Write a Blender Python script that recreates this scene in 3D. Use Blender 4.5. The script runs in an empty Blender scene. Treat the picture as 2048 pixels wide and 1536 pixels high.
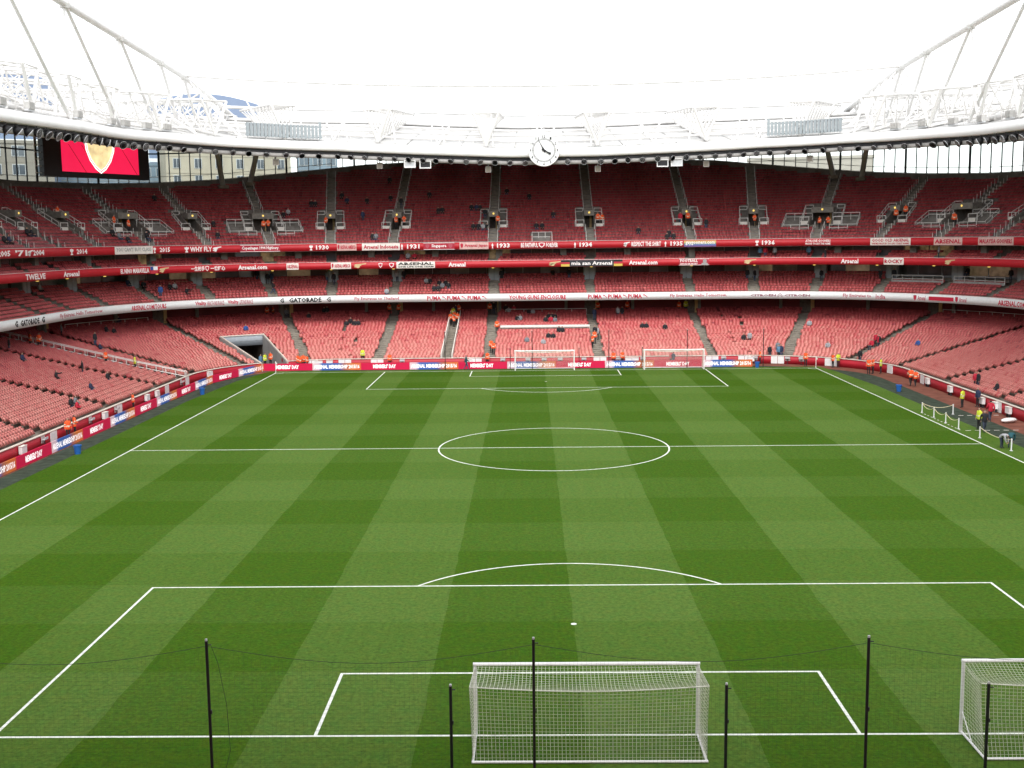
import bpy, math, random
import numpy as np
from mathutils import Matrix, Vector
random.seed(7); rng = np.random.default_rng(7)
S = bpy.context.scene
C = S.collection

# ------------------------------------------------------------------ camera, sky, sun, exposure
cam = bpy.data.objects.new('camera', bpy.data.cameras.new('camera')); C.objects.link(cam)
S.camera = cam
cam.data.sensor_width = 36.0
cam.data.lens = 36.0 * 2255.38 / 2048
cam.data.clip_end = 6000; cam.data.clip_start = 0.3
_yaw, _pit, _rol = -0.0168512, -0.1289685, -0.0111776
_f = np.array([math.sin(_yaw)*math.cos(_pit), math.cos(_yaw)*math.cos(_pit), math.sin(_pit)])
_r = np.cross(_f, [0, 0, 1]); _r /= np.linalg.norm(_r); _u = np.cross(_r, _f)
_c, _s = math.cos(_rol), math.sin(_rol)
_r, _u = _c*_r + _s*_u, -_s*_r + _c*_u
cam.matrix_world = Matrix(((_r[0], _u[0], -_f[0], -1.76652), (_r[1], _u[1], -_f[1], -36.1349),
                           (_r[2], _u[2], -_f[2], 16.6336), (0, 0, 0, 1)))
W = bpy.data.worlds.new('World'); S.world = W; W.use_nodes = True
wn = W.node_tree; wn.nodes.clear()
wo = wn.nodes.new('ShaderNodeOutputWorld'); wb = wn.nodes.new('ShaderNodeBackground')
sk = wn.nodes.new('ShaderNodeTexSky'); sk.sky_type = 'NISHITA'; sk.sun_disc = False
sk.sun_elevation = math.radians(52); sk.sun_rotation = math.radians(178)
sk.air_density = 1.0; sk.dust_density = 1.5; sk.ozone_density = 1.0
hs = wn.nodes.new('ShaderNodeHueSaturation'); hs.inputs['Saturation'].default_value = 0.12   # even cloud: hardly any blue
wb.inputs['Strength'].default_value = 0.15
wn.links.new(sk.outputs[0], hs.inputs['Color']); wn.links.new(hs.outputs[0], wb.inputs['Color'])
wn.links.new(wb.outputs[0], wo.inputs['Surface'])
sun = bpy.data.objects.new('sun', bpy.data.lights.new('sun', 'SUN')); C.objects.link(sun)
sun.data.energy = 0.6; sun.data.angle = math.radians(40); sun.data.color = (1, .97, .93)
_az, _el = math.radians(178), math.radians(52)     # same direction as the sky's sun
_sd = Vector((math.sin(_az)*math.cos(_el), math.cos(_az)*math.cos(_el), math.sin(_el)))
sun.rotation_euler = _sd.to_track_quat('Z', 'Y').to_euler()
S.view_settings.view_transform = 'Standard'; S.view_settings.look = 'None'
S.view_settings.exposure = 1.32; S.view_settings.gamma = 1
S.cycles.max_bounces = 6; S.cycles.transparent_max_bounces = 24
S.cycles.caustics_reflective = False; S.cycles.caustics_refractive = False

# ------------------------------------------------------------------ materials
MATS = {}
def mat(name, col, rough=.6, spec=.5, var=.12, scale=3.0, metal=0., emit=0., bump=0., coat=0.):
    if name in MATS: return MATS[name]
    m = bpy.data.materials.new(name); m.use_nodes = True; MATS[name] = m
    t = m.node_tree; b = t.nodes['Principled BSDF']
    b.inputs['Roughness'].default_value = rough; b.inputs['Metallic'].default_value = metal
    b.inputs['Specular IOR Level'].default_value = spec
    tc = t.nodes.new('ShaderNodeTexCoord'); nz = t.nodes.new('ShaderNodeTexNoise')
    nz.inputs['Scale'].default_value = scale; nz.inputs['Detail'].default_value = 4
    t.links.new(tc.outputs['Object'], nz.inputs['Vector'])
    mr = t.nodes.new('ShaderNodeMapRange'); mr.inputs[1].default_value = .3; mr.inputs[2].default_value = .7
    mr.inputs[3].default_value = 1-var; mr.inputs[4].default_value = 1+var
    t.links.new(nz.outputs[0], mr.inputs[0])
    mx = t.nodes.new('ShaderNodeVectorMath'); mx.operation = 'SCALE'; mx.inputs[0].default_value = col[:3]
    t.links.new(mr.outputs[0], mx.inputs['Scale']); t.links.new(mx.outputs[0], b.inputs['Base Color'])
    if emit:
        b.inputs['Emission Strength'].default_value = emit; t.links.new(mx.outputs[0], b.inputs['Emission Color'])
    if bump:
        bp = t.nodes.new('ShaderNodeBump'); bp.inputs['Strength'].default_value = bump
        t.links.new(nz.outputs[0], bp.inputs['Height']); t.links.new(bp.outputs[0], b.inputs['Normal'])
    return m

# ------------------------------------------------------------------ mesh helpers
def mesh_np(name, V, F, mats=(), smooth=False, mi=None):
    """quads (n,4) or list of faces"""
    me = bpy.data.meshes.new(name)
    V = np.asarray(V, dtype=np.float32).reshape(-1, 3)
    if isinstance(F, np.ndarray):
        k = F.shape[1]; n = len(F)
        me.vertices.add(len(V)); me.vertices.foreach_set('co', V.ravel())
        me.loops.add(n*k); me.loops.foreach_set('vertex_index', F.astype(np.int32).ravel())
        me.polygons.add(n); me.polygons.foreach_set('loop_start', np.arange(0, n*k, k, dtype=np.int32))
        me.update(calc_edges=True)
    else:
        me.from_pydata([tuple(map(float, v)) for v in V], [], [tuple(f) for f in F]); me.update()
    for m in mats: me.materials.append(m)
    if mi is not None: me.polygons.foreach_set('material_index', np.asarray(mi, dtype=np.int32))
    if smooth: me.polygons.foreach_set('use_smooth', np.ones(len(me.polygons), dtype=bool))
    return me

def put(name, me, parent=None, loc=None, rz=None, **props):
    o = bpy.data.objects.new(name, me); C.objects.link(o)
    if parent is not None: o.parent = parent
    if loc is not None: o.location = loc
    if rz is not None: o.rotation_euler = (0, 0, rz)
    for k, v in props.items():
        if v: o[k] = v
    return o

def empty(name, loc=(0, 0, 0), rz=0., label=None, category=None, group=None):
    return put(name, None, None, loc, rz, label=label, category=category, group=group)

class MB:
    def __init__(s): s.V = []; s.F = []; s.MI = []; s.n = 0
    def add(s, V, F, mi=0):
        s.V.append(np.asarray(V, float).reshape(-1, 3)); s.F += [tuple(i+s.n for i in f) for f in F]
        s.MI += [mi]*len(F); s.n += len(s.V[-1])
    BF = [(0, 3, 2, 1), (4, 5, 6, 7), (0, 1, 5, 4), (1, 2, 6, 5), (2, 3, 7, 6), (3, 0, 4, 7)]
    def box(s, a, b, mi=0):
        (x0, y0, z0), (x1, y1, z1) = a, b
        s.add([(x0, y0, z0), (x1, y0, z0), (x1, y1, z0), (x0, y1, z0), (x0, y0, z1), (x1, y0, z1), (x1, y1, z1), (x0, y1, z1)], s.BF, mi)
    def hexa(s, P8, mi=0): s.add(P8, s.BF, mi)
    def tube(s, pts, r, n=6, mi=0, cap=True):
        pts = [np.asarray(p, float) for p in pts]; m = len(pts); rs = r if hasattr(r, '__len__') else [r]*m
        V = []; up0 = None
        for i, p in enumerate(pts):
            t = pts[min(i+1, m-1)] - pts[max(i-1, 0)]; t = t/(np.linalg.norm(t)+1e-12)
            ref = np.array([0, 0, 1.]) if abs(t[2]) < .9 else np.array([1., 0, 0])
            a = np.cross(t, ref); a /= np.linalg.norm(a); b = np.cross(a, t)
            for k in range(n):
                th = 2*math.pi*(k+.5)/n; V.append(p + rs[i]*(math.cos(th)*a + math.sin(th)*b))
        F = [(i*n+k, i*n+(k+1) % n, (i+1)*n+(k+1) % n, (i+1)*n+k) for i in range(m-1) for k in range(n)]
        if cap: F += [tuple(range(n))[::-1], tuple((m-1)*n+k for k in range(n))]
        s.add(V, F, mi)
    def lathe(s, prof, n=12, org=(0, 0, 0), axis='z', mi=0):
        V = []
        for (r, h) in prof:
            for k in range(n):
                t = 2*math.pi*k/n; x, y = r*math.cos(t), r*math.sin(t)
                V.append((org[0]+x, org[1]+y, org[2]+h) if axis == 'z' else (org[0]+x, org[1]+h, org[2]+y))
        m = len(prof)
        F = [(i*n+k, i*n+(k+1) % n, (i+1)*n+(k+1) % n, (i+1)*n+k) for i in range(m-1) for k in range(n)]
        if prof[0][0] > 1e-6: F.append(tuple(range(n))[::-1])
        if prof[-1][0] > 1e-6: F.append(tuple((m-1)*n+k for k in range(n)))
        s.add(V, F, mi)
    def mesh(s, name, mats, smooth=False):
        V = np.concatenate(s.V) if s.V else np.zeros((0, 3))
        return mesh_np(name, V, s.F, mats, smooth, s.MI)
    def obj(s, name, mats, parent=None, loc=None, rz=None, smooth=False, **props):
        if not isinstance(mats, (list, tuple)): mats = [mats]
        return put(name, s.mesh(name, mats, smooth), parent, loc, rz, **props)

# ------------------------------------------------------------------ the bowl: u runs along the stand, d outwards from the perimeter wall
CX, CY, R0, CA = 25.5, 94.5, 16.2, 47.12
U0 = 25.5+47.12+94.5
def ringxy(u, d):
    u = np.asarray(u, float); d = np.asarray(d, float)
    s = np.where(u >= 0, 1., -1.); a = np.abs(u); r = R0+d
    t = np.clip((a-CX)/CA, 0, 1)*np.pi/2
    x = s*(np.minimum(a, CX) + r*np.sin(t)); y = CY + r*np.cos(t) - np.maximum(a-CX-CA, 0)
    return x, y
def P(u, d, z=0.):
    x, y = ringxy(u, d); return np.array([float(x), float(y), float(z)])
def nang(u):
    """rotation about z that turns local +y to the outward normal at u"""
    a = abs(u); t = min(max((a-CX)/CA, 0), 1)*math.pi/2
    return -t if u >= 0 else t
def arc(u, d):
    """length along the ring of offset d"""
    u = np.asarray(u, float); a = np.abs(u); k = (R0+d)*np.pi/2/CA
    return np.sign(u)*(np.minimum(a, CX) + np.clip(a-CX, 0, CA)*k + np.maximum(a-CX-CA, 0))
def arcinv(s, d):
    s = np.asarray(s, float); a = np.abs(s); k = (R0+d)*np.pi/2/CA
    return np.sign(s)*(np.minimum(a, CX) + np.clip(a-CX, 0, CA*k)/k + np.maximum(a-CX-CA*k, 0))
def du(u, w, d): return float(arcinv(arc(u, d)+w, d))
UE = U0-22
def usample(lo, hi, extra=(), step=4.0, cstep=1.4):
    L = [lo, hi] + [e for e in extra if lo < e < hi]
    for a, b, st in ((-U0, -CX-CA, step), (-CX-CA, -CX, cstep), (-CX, CX, step), (CX, CX+CA, cstep), (CX+CA, U0, step)):
        n = max(1, int(round((b-a)/st)))
        L += [a+(b-a)*i/n for i in range(n+1) if lo < a+(b-a)*i/n < hi]
    L = sorted(L); out = [L[0]]
    for x in L[1:]:
        if x-out[-1] > .02: out.append(x)
    return np.array(out)
def sweep(name, prof, us, mats, parent=None, closed=False, drop=None, smooth=False, **props):
    """prof: list of (d,z) or function u -> list; quads along the ring"""
    if not isinstance(mats, (list, tuple)): mats = [mats]
    f = prof if callable(prof) else (lambda u: prof)
    D = np.array([f(u) for u in us], float); nu, npf = D.shape[:2]
    x, y = ringxy(np.repeat(us[:, None], npf, 1), D[:, :, 0])
    V = np.stack([x, y, D[:, :, 1]], -1).reshape(-1, 3)
    k = npf if closed else npf-1
    i, j = np.meshgrid(np.arange(nu-1), np.arange(k), indexing='ij'); j2 = (j+1) % npf
    F = np.stack([i*npf+j, (i+1)*npf+j, (i+1)*npf+j2, i*npf+j2], -1)
    if drop is not None:
        uc = (us[:-1]+us[1:])/2; dc = (D[:-1]+D[1:])/2; dcm = (dc[:, :k]+dc[:, (np.arange(k)+1) % npf])/2
        keep = ~drop(np.repeat(uc[:, None], k, 1), dcm[:, :, 0])
        F = F[keep]
    F = F.reshape(-1, 4)
    return put(name, mesh_np(name, V, F, mats, smooth), parent, **props)
def lbox(mb, u, d, z, w, dd, h, mi=0, wo=0.):
    """a box standing on the bowl: centred at u (+wo metres sideways), from d to d+dd, z to z+h, w wide, square to the local normal"""
    c = P(u, d, z); a = nang(u); ex = np.array([math.cos(a), math.sin(a), 0]); ey = np.array([-math.sin(a), math.cos(a), 0]); ez = np.array([0, 0, 1.])
    q = []
    for zz in (0, h):
        for (xx, yy) in ((wo-w/2, 0), (wo+w/2, 0), (wo+w/2, dd), (wo-w/2, dd)): q.append(c+ex*xx+ey*yy+ez*zz)
    mb.hexa(q, mi)
def lpt(u, d0, x, y, z):
    """point x metres sideways and y metres outwards of (u,d0)"""
    c = P(u, d0, z); a = nang(u)
    return c + np.array([math.cos(a)*x-math.sin(a)*y, math.sin(a)*x+math.cos(a)*y, 0])

# ------------------------------------------------------------------ flat lettering as thin geometry
_tc = {}
def text2d(body, bold=.0):
    if (body, bold) in _tc: return _tc[(body, bold)]
    cu = bpy.data.curves.new('lettering', 'FONT'); cu.body = body; cu.size = 1; cu.resolution_u = 1; cu.offset = bold
    o = bpy.data.objects.new('lettering', cu); me = bpy.data.meshes.new_from_object(o)
    V = np.zeros(len(me.vertices)*3, np.float32); me.vertices.foreach_get('co', V); V = V.reshape(-1, 3)[:, :2].astype(float)
    F = [tuple(p.vertices) for p in me.polygons]
    bpy.data.objects.remove(o); bpy.data.curves.remove(cu); bpy.data.meshes.remove(me)
    lo, hi = V.min(0), V.max(0); V = (V-lo)/np.maximum(hi-lo, 1e-6)
    _tc[(body, bold)] = (V, F); return V, F
def on_ring(V, u0, u1, d, z0, z1):
    """unit-square 2-D points onto the ring of offset d"""
    s0, s1 = arc(u0, d), arc(u1, d); u = arcinv(s0+(s1-s0)*V[:, 0], d)
    x, y = ringxy(u, d); return np.stack([x, y, z0+(z1-z0)*V[:, 1]], 1)
SIGN_UP=[
(-85.89, -82.91, 'w 2005'),
(-81.75, -78.83, "w '71"),
(-78.68, -77.32, 'cannon'),
(-77.32, -74.45, 'w 2004'),
(-68.28, -67.46, 'cup'),
(-66.87, -64.86, 'w 2014'),
(-60.12, -54.22, "B white grey YOU CAN'T BUY CLASS"),
(-54.15, -53.73, 'cup'),
(-53.2, -51.7, 'w 2015'),
(-49.7, -49.01, 'cup'),
(-48.87, -45.82, 'w WHY FLY'),
(-45.75, -44.53, 'cannon'),
(-42.03, -36.7, 'B red white Copenhagen 1994 Highbury'),
(-32.86, -32.32, 'cup'),
(-31.93, -30.19, 'w 1930'),
(-29.12, -26.5, 'B pale red ARSENAL AMERICA'),
(-25.75, -20.32, 'B white red Arsenal Indonesia'),
(-20.25, -19.81, 'vase'),
(-19.31, -17.52, 'w 1931'),
(-16.95, -12.51, 'B red white Singapore'),
(-11.79, -7.64, 'B pale red Arsenal Japan'),
(-7.28, -6.86, 'vase'),
(-6.43, -4.57, 'w 1933'),
(-3.0, -0.57, 'w BE FAITHFUL'),
(-0.5, 0.43, 'shield'),
(0.58, 2.29, 'w FOREVER'),
(4.5, 4.93, 'vase'),
(5.36, 7.14, 'w 1934'),
(11.63, 12.56, 'cannon'),
(12.77, 16.97, 'w RESPECT THE SHIRT'),
(17.4, 17.82, 'vase'),
(18.32, 20.1, 'w 1935'),
(20.24, 24.79, 'B rainbow white gaygooners.com'),
(30.02, 30.54, 'cup'),
(30.93, 32.63, 'w 1936'),
(36.6, 39.84, 'w2 ATHLONE GOONERS|PROUD TO SAY THE NAME'),
(45.05, 50.46, "B white red GOOD OLD ARSENAL|WE'RE PROUD TO SAY THAT NAME"),
(53.65, 57.74, 'B pale red ARSENAL'),
(60.16, 66.01, 'B palered red MALAYSIA GOONERS'),]

SIGN_BOX=[
(-80.75, -75.67, 'w TWELVE'),
(-70.86, -67.35, 'w Arsenal'),
(-59.8, -55.28, 'w EL NINO MARAVILLA'),
(-55.12, -53.99, 'B chile x x'),
(-53.75, -52.27, 'gcannon'),
(-49.1, -47.19, 'w 一生枪手'),
(-47.11, -46.56, 'shield'),
(-46.35, -44.34, 'w 一世红心'),
(-42.56, -38.63, 'w Arsenal.com'),
(-36.0, -34.38, 'B white red ARSENAL'),
(-29.99, -27.27, 'B white red ARSENAL AMERICA'),
(-26.86, -25.12, 'gcannon'),
(-23.4, -22.83, 'shield'),
(-21.9, -21.18, 'shield'),
(-20.83, -15.31, 'B white black ARSENAL|ONE LIFE ONE TEAM'),
(-13.38, -10.95, 'w Arsenal'),
(0.98, 2.69, 'gcannon'),
(2.69, 11.45, 'B german white mia san Arsenal'),
(12.37, 16.43, 'w Arsenal.com'),
(19.48, 23.75, 'B red white FOOTBALL|SHOULD BE AN ART'),
(28.56, 30.23, 'gcannon'),
(41.39, 43.71, 'w Arsenal'),
(47.12, 49.85, 'B white red ROCKY'),
(55.65, 57.21, 'gcannon'),]

SIGN_WHITE=[
(-86.21, -85.51, 'k G'),
(-84.9, -80.3, 'k GATORADE'),
(-79.7, -78.89, 'k G'),
(-74.79, -64.46, 'p Fly Emirates. Hello Tomorrow.'),
(-59.32, -53.65, 'r ARSENAL.COM/TOURS'),
(-49.28, -47.67, 'r Vitality'),
(-47.52, -45.07, 'p HEALTH INSURANCE'),
(-44.57, -43.02, 'r Vitality'),
(-42.87, -40.98, 'p LIFE INSURANCE'),
(-37.21, -36.65, 'k G'),
(-35.96, -31.44, 'k GATORADE'),
(-30.74, -30.12, 'k G'),
(-26.81, -20.47, 'p Fly Emirates to Thailand'),
(-16.46, -14.47, 'r PUMA'),
(-14.39, -13.68, 'swoosh'),
(-13.61, -11.68, 'r PUMA'),
(-11.61, -10.9, 'swoosh'),
(-10.68, -8.76, 'r PUMA'),
(-8.69, -7.97, 'swoosh'),
(-4.77, 3.35, 'r YOUNG GUNS ENCLOSURE'),
(6.48, 8.46, 'r PUMA'),
(8.54, 9.18, 'swoosh'),
(9.32, 11.3, 'r PUMA'),
(11.38, 12.02, 'swoosh'),
(12.16, 14.14, 'r PUMA'),
(14.21, 14.93, 'swoosh'),
(18.12, 26.18, 'p Fly Emirates. Hello Tomorrow.'),
(29.45, 32.94, 'n CITROËN'),
(33.15, 33.83, 'chevron'),
(34.1, 37.57, 'n CITROËN'),
(42.06, 45.97, 'p Fly Emirates to'),
(46.59, 47.94, 'p India'),
(51.93, 52.43, 'shield'),
(52.57, 53.74, 'p Arsenal'),
(54.21, 58.03, 'redbox ARSENAL.COM/MEMBERSHIP'),
(58.25, 58.75, 'shield'),
(58.91, 60.11, 'p Arsenal'),
(65.64, 71.42, 'r ARSENAL.COM'),]

PEOPLE=[
(-62.26, 109.22, 19.48, -61.19, 'stand', 'orange', 'steward in orange hi-vis standing above the lettering between cannon and pale banner'),
(-56.94, 114.38, 18.22, -55.7, 'fold', 'orange', 'steward in orange hi-vis standing hands together above the pale cloth banner'),
(-55.36, 115.32, 17.8, -54.36, 'stand', 'orange', 'steward in orange hi-vis standing above the pale cloth banner'),
(-58.5, 86.73, 16.12, -80.39, 'sit', 'black', 'person in black coat sitting above the lettering left of the cannon'),
(-58.5, 87.89, 16.12, -79.23, 'sit', 'navy', 'person in navy coat sitting above the lettering left of the cannon'),
(-60.07, 95.96, 16.96, -71.36, 'sit', 'black', 'person in black coat sitting above the cannon lettering, first from left'),
(-60.0, 97.11, 16.96, -70.35, 'sit', 'black', 'person in black coat sitting above the cannon lettering, second from left'),
(-55.86, 111.09, 16.96, -57.62, 'sit', 'black', 'person in black coat sitting above the pale cloth banner, first from left'),
(-54.86, 111.25, 16.54, -57.07, 'sit', 'grey', 'person in grey top sitting above the pale cloth banner'),
(-52.51, 114.82, 16.54, -53.27, 'sit', 'black', 'person in black coat sitting above the pale cloth banner, third from left'),
(-52.79, 115.77, 16.96, -52.76, 'sit', 'black', 'person in black coat sitting above the lettering beside WHY FLY, first from left'),
(-53.87, 111.36, 16.12, -56.53, 'sit', 'black', 'person in black coat sitting above the pale cloth banner, second from left'),
(-55.46, 126.99, 22.0, -47.85, 'sit', 'black', 'person in black coat sitting above the lettering beside WHY FLY, second from left'),
(-46.52, 124.95, 18.22, -43.62, 'sit', 'black', 'person in black coat sitting above the WHY FLY lettering, first from left'),
(-45.21, 121.96, 16.54, -44.17, 'sit', 'black', 'person in black coat sitting above the WHY FLY lettering, second from left'),
(-61.28, 101.18, 10.26, -67.08, 'sit', 'white', 'person in white top sitting under the TWELVE lettering'),
(-55.47, 115.16, 10.26, -54.51, 'sit', 'navy', 'person in navy coat sitting under the EL NINO lettering'),
(-51.55, 115.4, 8.94, -52.34, 'stand', 'blue', 'person in blue top standing under the EL NINO lettering'),
(-50.99, 118.19, 9.6, -50.16, 'sit', 'black', 'person in black coat sitting under the EL NINO lettering, second from left'),
(-50.43, 118.78, 9.6, -49.46, 'sit', 'white', 'person in white top sitting under the Chinese lettering'),
(-48.61, 118.34, 8.94, -48.59, 'reach', 'black', 'person in black coat sitting arm out under the Chinese lettering'),
(-41.5, 128.3, 10.59, -38.77, 'stand', 'black', 'person in black coat standing under the dotcom above the tunnel, first from left'),
(-53.83, 116.06, 9.93, -53.11, 'sit', 'black', 'person in black coat sitting under the EL NINO lettering, first from left'),
(-40.17, 127.81, 17.8, -37.94, 'stand', 'orange', 'steward in orange hi-vis standing above the Copenhagen banner'),
(-39.55, 128.08, 17.8, -37.39, 'fold', 'orange', 'steward in orange hi-vis standing hands together above the Copenhagen banner'),
(-31.73, 131.17, 18.22, -30.55, 'stand', 'orange', 'steward in orange hi-vis standing above the lettering past Copenhagen'),
(-21.44, 131.7, 18.22, -21.44, 'stand', 'orange', 'steward in orange hi-vis standing above the Indonesia banner'),
(-20.25, 131.7, 18.22, -20.25, 'fold', 'orange', 'steward in orange hi-vis standing hands together above the lettering between Indonesia and Singapore'),
(-6.4, 131.7, 18.22, -6.4, 'stand', 'orange', 'steward in orange hi-vis standing above the lettering between Japan and FAITHFUL'),
(-34.77, 136.08, 21.16, -32.08, 'sit', 'black', 'person in black coat sitting above the lettering past Copenhagen, first from left'),
(-34.13, 136.22, 21.16, -31.62, 'sit', 'black', 'person in black coat sitting above the lettering past Copenhagen, second from left'),
(-37.59, 132.84, 19.9, -34.66, 'sit', 'white', 'person in white top sitting above the Copenhagen banner'),
(-38.09, 131.84, 19.48, -35.25, 'sit', 'black', 'person in black coat sitting above the Copenhagen banner'),
(-30.65, 139.2, 22.42, -28.94, 'sit', 'black', 'person in black coat sitting above the pink banner'),
(-29.53, 137.71, 21.58, -28.29, 'sit', 'navy', 'person in navy coat sitting above the pink banner'),
(-26.5, 137.89, 21.58, -26.19, 'sit', 'black', 'person in black coat sitting above the Indonesia banner, first from left'),
(-22.96, 138.7, 22.0, -22.96, 'sit', 'black', 'person in black coat sitting above the Indonesia banner, fourth from left'),
(-26.57, 133.29, 19.06, -26.33, 'stand', 'navy', 'person in navy coat standing above the pink banner'),
(-24.44, 127.5, 16.12, -24.44, 'sit', 'black', 'person in black coat sitting above the Indonesia banner, second from left'),
(-23.94, 127.5, 16.12, -23.94, 'sit', 'grey', 'person in grey top sitting above the Indonesia banner'),
(-15.48, 134.7, 19.9, -15.48, 'sit', 'black', 'person in black coat sitting above the Singapore banner, second from left'),
(-14.8, 134.7, 19.9, -14.8, 'sit', 'black', 'person in black coat sitting above the Singapore banner, third from left'),
(-17.12, 139.5, 22.42, -17.12, 'sit', 'black', 'person in black coat sitting above the Singapore banner, first from left'),
(-10.46, 135.5, 20.32, -10.46, 'sit', 'black', 'person in black coat sitting above the Japan banner, first from left'),
(-9.79, 135.5, 20.32, -9.79, 'sit', 'navy', 'person in navy coat sitting above the Japan banner'),
(-9.18, 135.5, 20.32, -9.18, 'sit', 'black', 'person in black coat sitting above the Japan banner, fourth from left'),
(-8.4, 133.9, 19.48, -8.4, 'sit', 'black', 'person in black coat sitting above the Japan banner, fifth from left'),
(-9.96, 129.9, 17.38, -9.96, 'sit', 'black', 'person in black coat sitting above the Japan banner, second from left'),
(-9.21, 129.9, 17.38, -9.21, 'sit', 'black', 'person in black coat sitting above the Japan banner, third from left'),
(-8.56, 129.9, 17.38, -8.56, 'sit', 'white', 'person in white top sitting above the Japan banner'),
(-7.94, 129.9, 17.38, -7.94, 'sit', 'black', 'person in black coat sitting above the Japan banner, sixth from left'),
(-23.85, 144.3, 24.94, -23.85, 'sit', 'black', 'person in black coat sitting above the Indonesia banner, third from left'),
(-21.25, 137.3, 21.16, -21.25, 'stand', 'black', 'person in black coat standing above the lettering between Indonesia and Singapore'),
(-19.41, 127.8, 13.25, -19.41, 'sit', 'white', 'person in white top sitting in the box row above the ONE TEAM banner'),
(-18.49, 127.8, 13.25, -18.49, 'sit', 'red', 'person in red top sitting in the box row above the ONE TEAM banner'),
(-39.97, 128.12, 10.26, -37.69, 'stand', 'black', 'person in black coat standing under the dotcom above the tunnel, second from left'),
(-39.41, 128.35, 10.26, -37.19, 'stand', 'navy', 'person in navy coat standing under the dotcom above the tunnel, second from left'),
(-38.58, 125.23, 8.94, -37.57, 'walk', 'black', 'person in black coat walking under the small white banner'),
(-30.62, 129.93, 9.93, -29.8, 'stand', 'black', 'person in black coat standing under the square white banner'),
(-31.71, 130.57, 10.26, -30.61, 'stand', 'grey', 'person in grey top standing under the square white banner'),
(-21.41, 131.1, 10.26, -21.41, 'stand', 'white', 'person in white top standing under the ONE TEAM banner'),
(-20.41, 131.1, 10.26, -20.41, 'stand', 'black', 'person in black coat standing under the ONE TEAM banner'),
(-5.88, 131.1, 10.26, -5.88, 'stand', 'black', 'person in black coat standing under the lettering past ONE TEAM, second from left'),
(-16.94, 129.3, 9.6, -16.94, 'sit', 'white', 'person in white top sitting under the ONE TEAM banner'),
(-16.48, 129.3, 9.6, -16.48, 'sit', 'black', 'person in black coat sitting under the ONE TEAM banner, first from left'),
(-15.0, 128.5, 9.27, -15.0, 'sit', 'black', 'person in black coat sitting under the lettering past ONE TEAM, second from left'),
(-14.08, 128.5, 9.27, -14.08, 'sit', 'black', 'person in black coat sitting under the lettering past ONE TEAM, third from left'),
(-14.49, 127.7, 8.94, -14.49, 'sit', 'grey', 'person in grey top sitting under the lettering past ONE TEAM'),
(-13.57, 127.7, 8.94, -13.57, 'sit', 'black', 'person in black coat sitting under the lettering past ONE TEAM, fourth from left'),
(-15.63, 126.9, 8.61, -15.63, 'sit', 'black', 'person in black coat sitting under the ONE TEAM banner, second from left'),
(-14.94, 126.9, 8.61, -14.94, 'sit', 'black', 'person in black coat sitting under the lettering past ONE TEAM, first from left'),
(-22.39, 126.1, 8.28, -22.39, 'sit', 'white', 'person in white top sitting under the gold cannon'),
(-41.54, 128.29, 10.59, -38.8, 'stand', 'navy', 'person in navy coat standing under the dotcom above the tunnel, first from left'),
(8.3, 131.7, 18.22, 8.3, 'stand', 'orange', 'steward in orange hi-vis standing above the lettering past FOREVER, first from left'),
(8.97, 131.7, 18.22, 8.97, 'stand', 'orange', 'steward in orange hi-vis standing above the lettering past FOREVER, second from left'),
(20.41, 131.7, 18.22, 20.41, 'stand', 'red', 'person in red top standing above the lettering beside the rainbow'),
(21.53, 131.7, 18.22, 21.53, 'stand', 'orange', 'steward in orange hi-vis standing above the lettering beside the rainbow'),
(31.06, 130.47, 17.8, 30.1, 'fold', 'orange', 'steward in orange hi-vis standing hands together above the lettering before ATHLONE'),
(-0.69, 129.9, 17.38, -0.69, 'sit', 'black', 'person in black coat sitting above the BE FAITHFUL lettering, second from left'),
(0.11, 129.9, 17.38, 0.11, 'sit', 'black', 'person in black coat sitting above the BE FAITHFUL lettering, third from left'),
(1.8, 133.1, 19.06, 1.8, 'sit', 'black', 'person in black coat sitting above the BE FAITHFUL lettering, fourth from left'),
(13.94, 128.3, 16.54, 13.94, 'sit', 'black', 'person in black coat sitting above the RESPECT THE SHIRT lettering'),
(17.88, 126.7, 15.7, 17.88, 'sit', 'black', 'person in black coat sitting above the lettering beside the rainbow, first from left'),
(18.32, 127.5, 16.12, 18.32, 'sit', 'black', 'person in black coat sitting above the lettering beside the rainbow, second from left'),
(18.86, 126.7, 15.7, 18.86, 'sit', 'black', 'person in black coat sitting above the lettering beside the rainbow, third from left'),
(23.96, 130.1, 17.38, 23.96, 'stand', 'black', 'person in black coat standing above the rainbow banner'),
(-1.67, 138.7, 22.0, -1.67, 'sit', 'black', 'person in black coat sitting above the BE FAITHFUL lettering, first from left'),
(-5.29, 140.3, 22.84, -5.29, 'sit', 'black', 'person in black coat sitting above the lettering between Japan and FAITHFUL'),
(-6.0, 131.1, 10.26, -6.0, 'stand', 'black', 'person in black coat standing under the lettering past ONE TEAM, first from left'),
(4.03, 131.1, 10.26, 4.03, 'stand', 'black', 'person in black coat standing under the black mia san banner'),
(1.72, 131.7, 10.59, 1.72, 'sit', 'black', 'person in black coat sitting under the black mia san banner'),
(30.02, 130.01, 9.93, 29.3, 'stand', 'black', 'person in black coat standing under the cannon past FOOTBALL, first from left'),
(31.08, 129.86, 9.93, 30.19, 'stand', 'black', 'person in black coat standing under the cannon past FOOTBALL, second from left'),
(39.65, 127.17, 17.38, 37.76, 'stand', 'orange', 'steward in orange hi-vis standing above the ATHLONE lettering'),
(40.75, 126.67, 17.38, 38.78, 'fold', 'orange', 'steward in orange hi-vis standing hands together above the ATHLONE lettering'),
(49.22, 123.16, 18.22, 46.24, 'stand', 'orange', 'steward in orange hi-vis standing above the GOOD OLD banner, first from left'),
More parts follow.
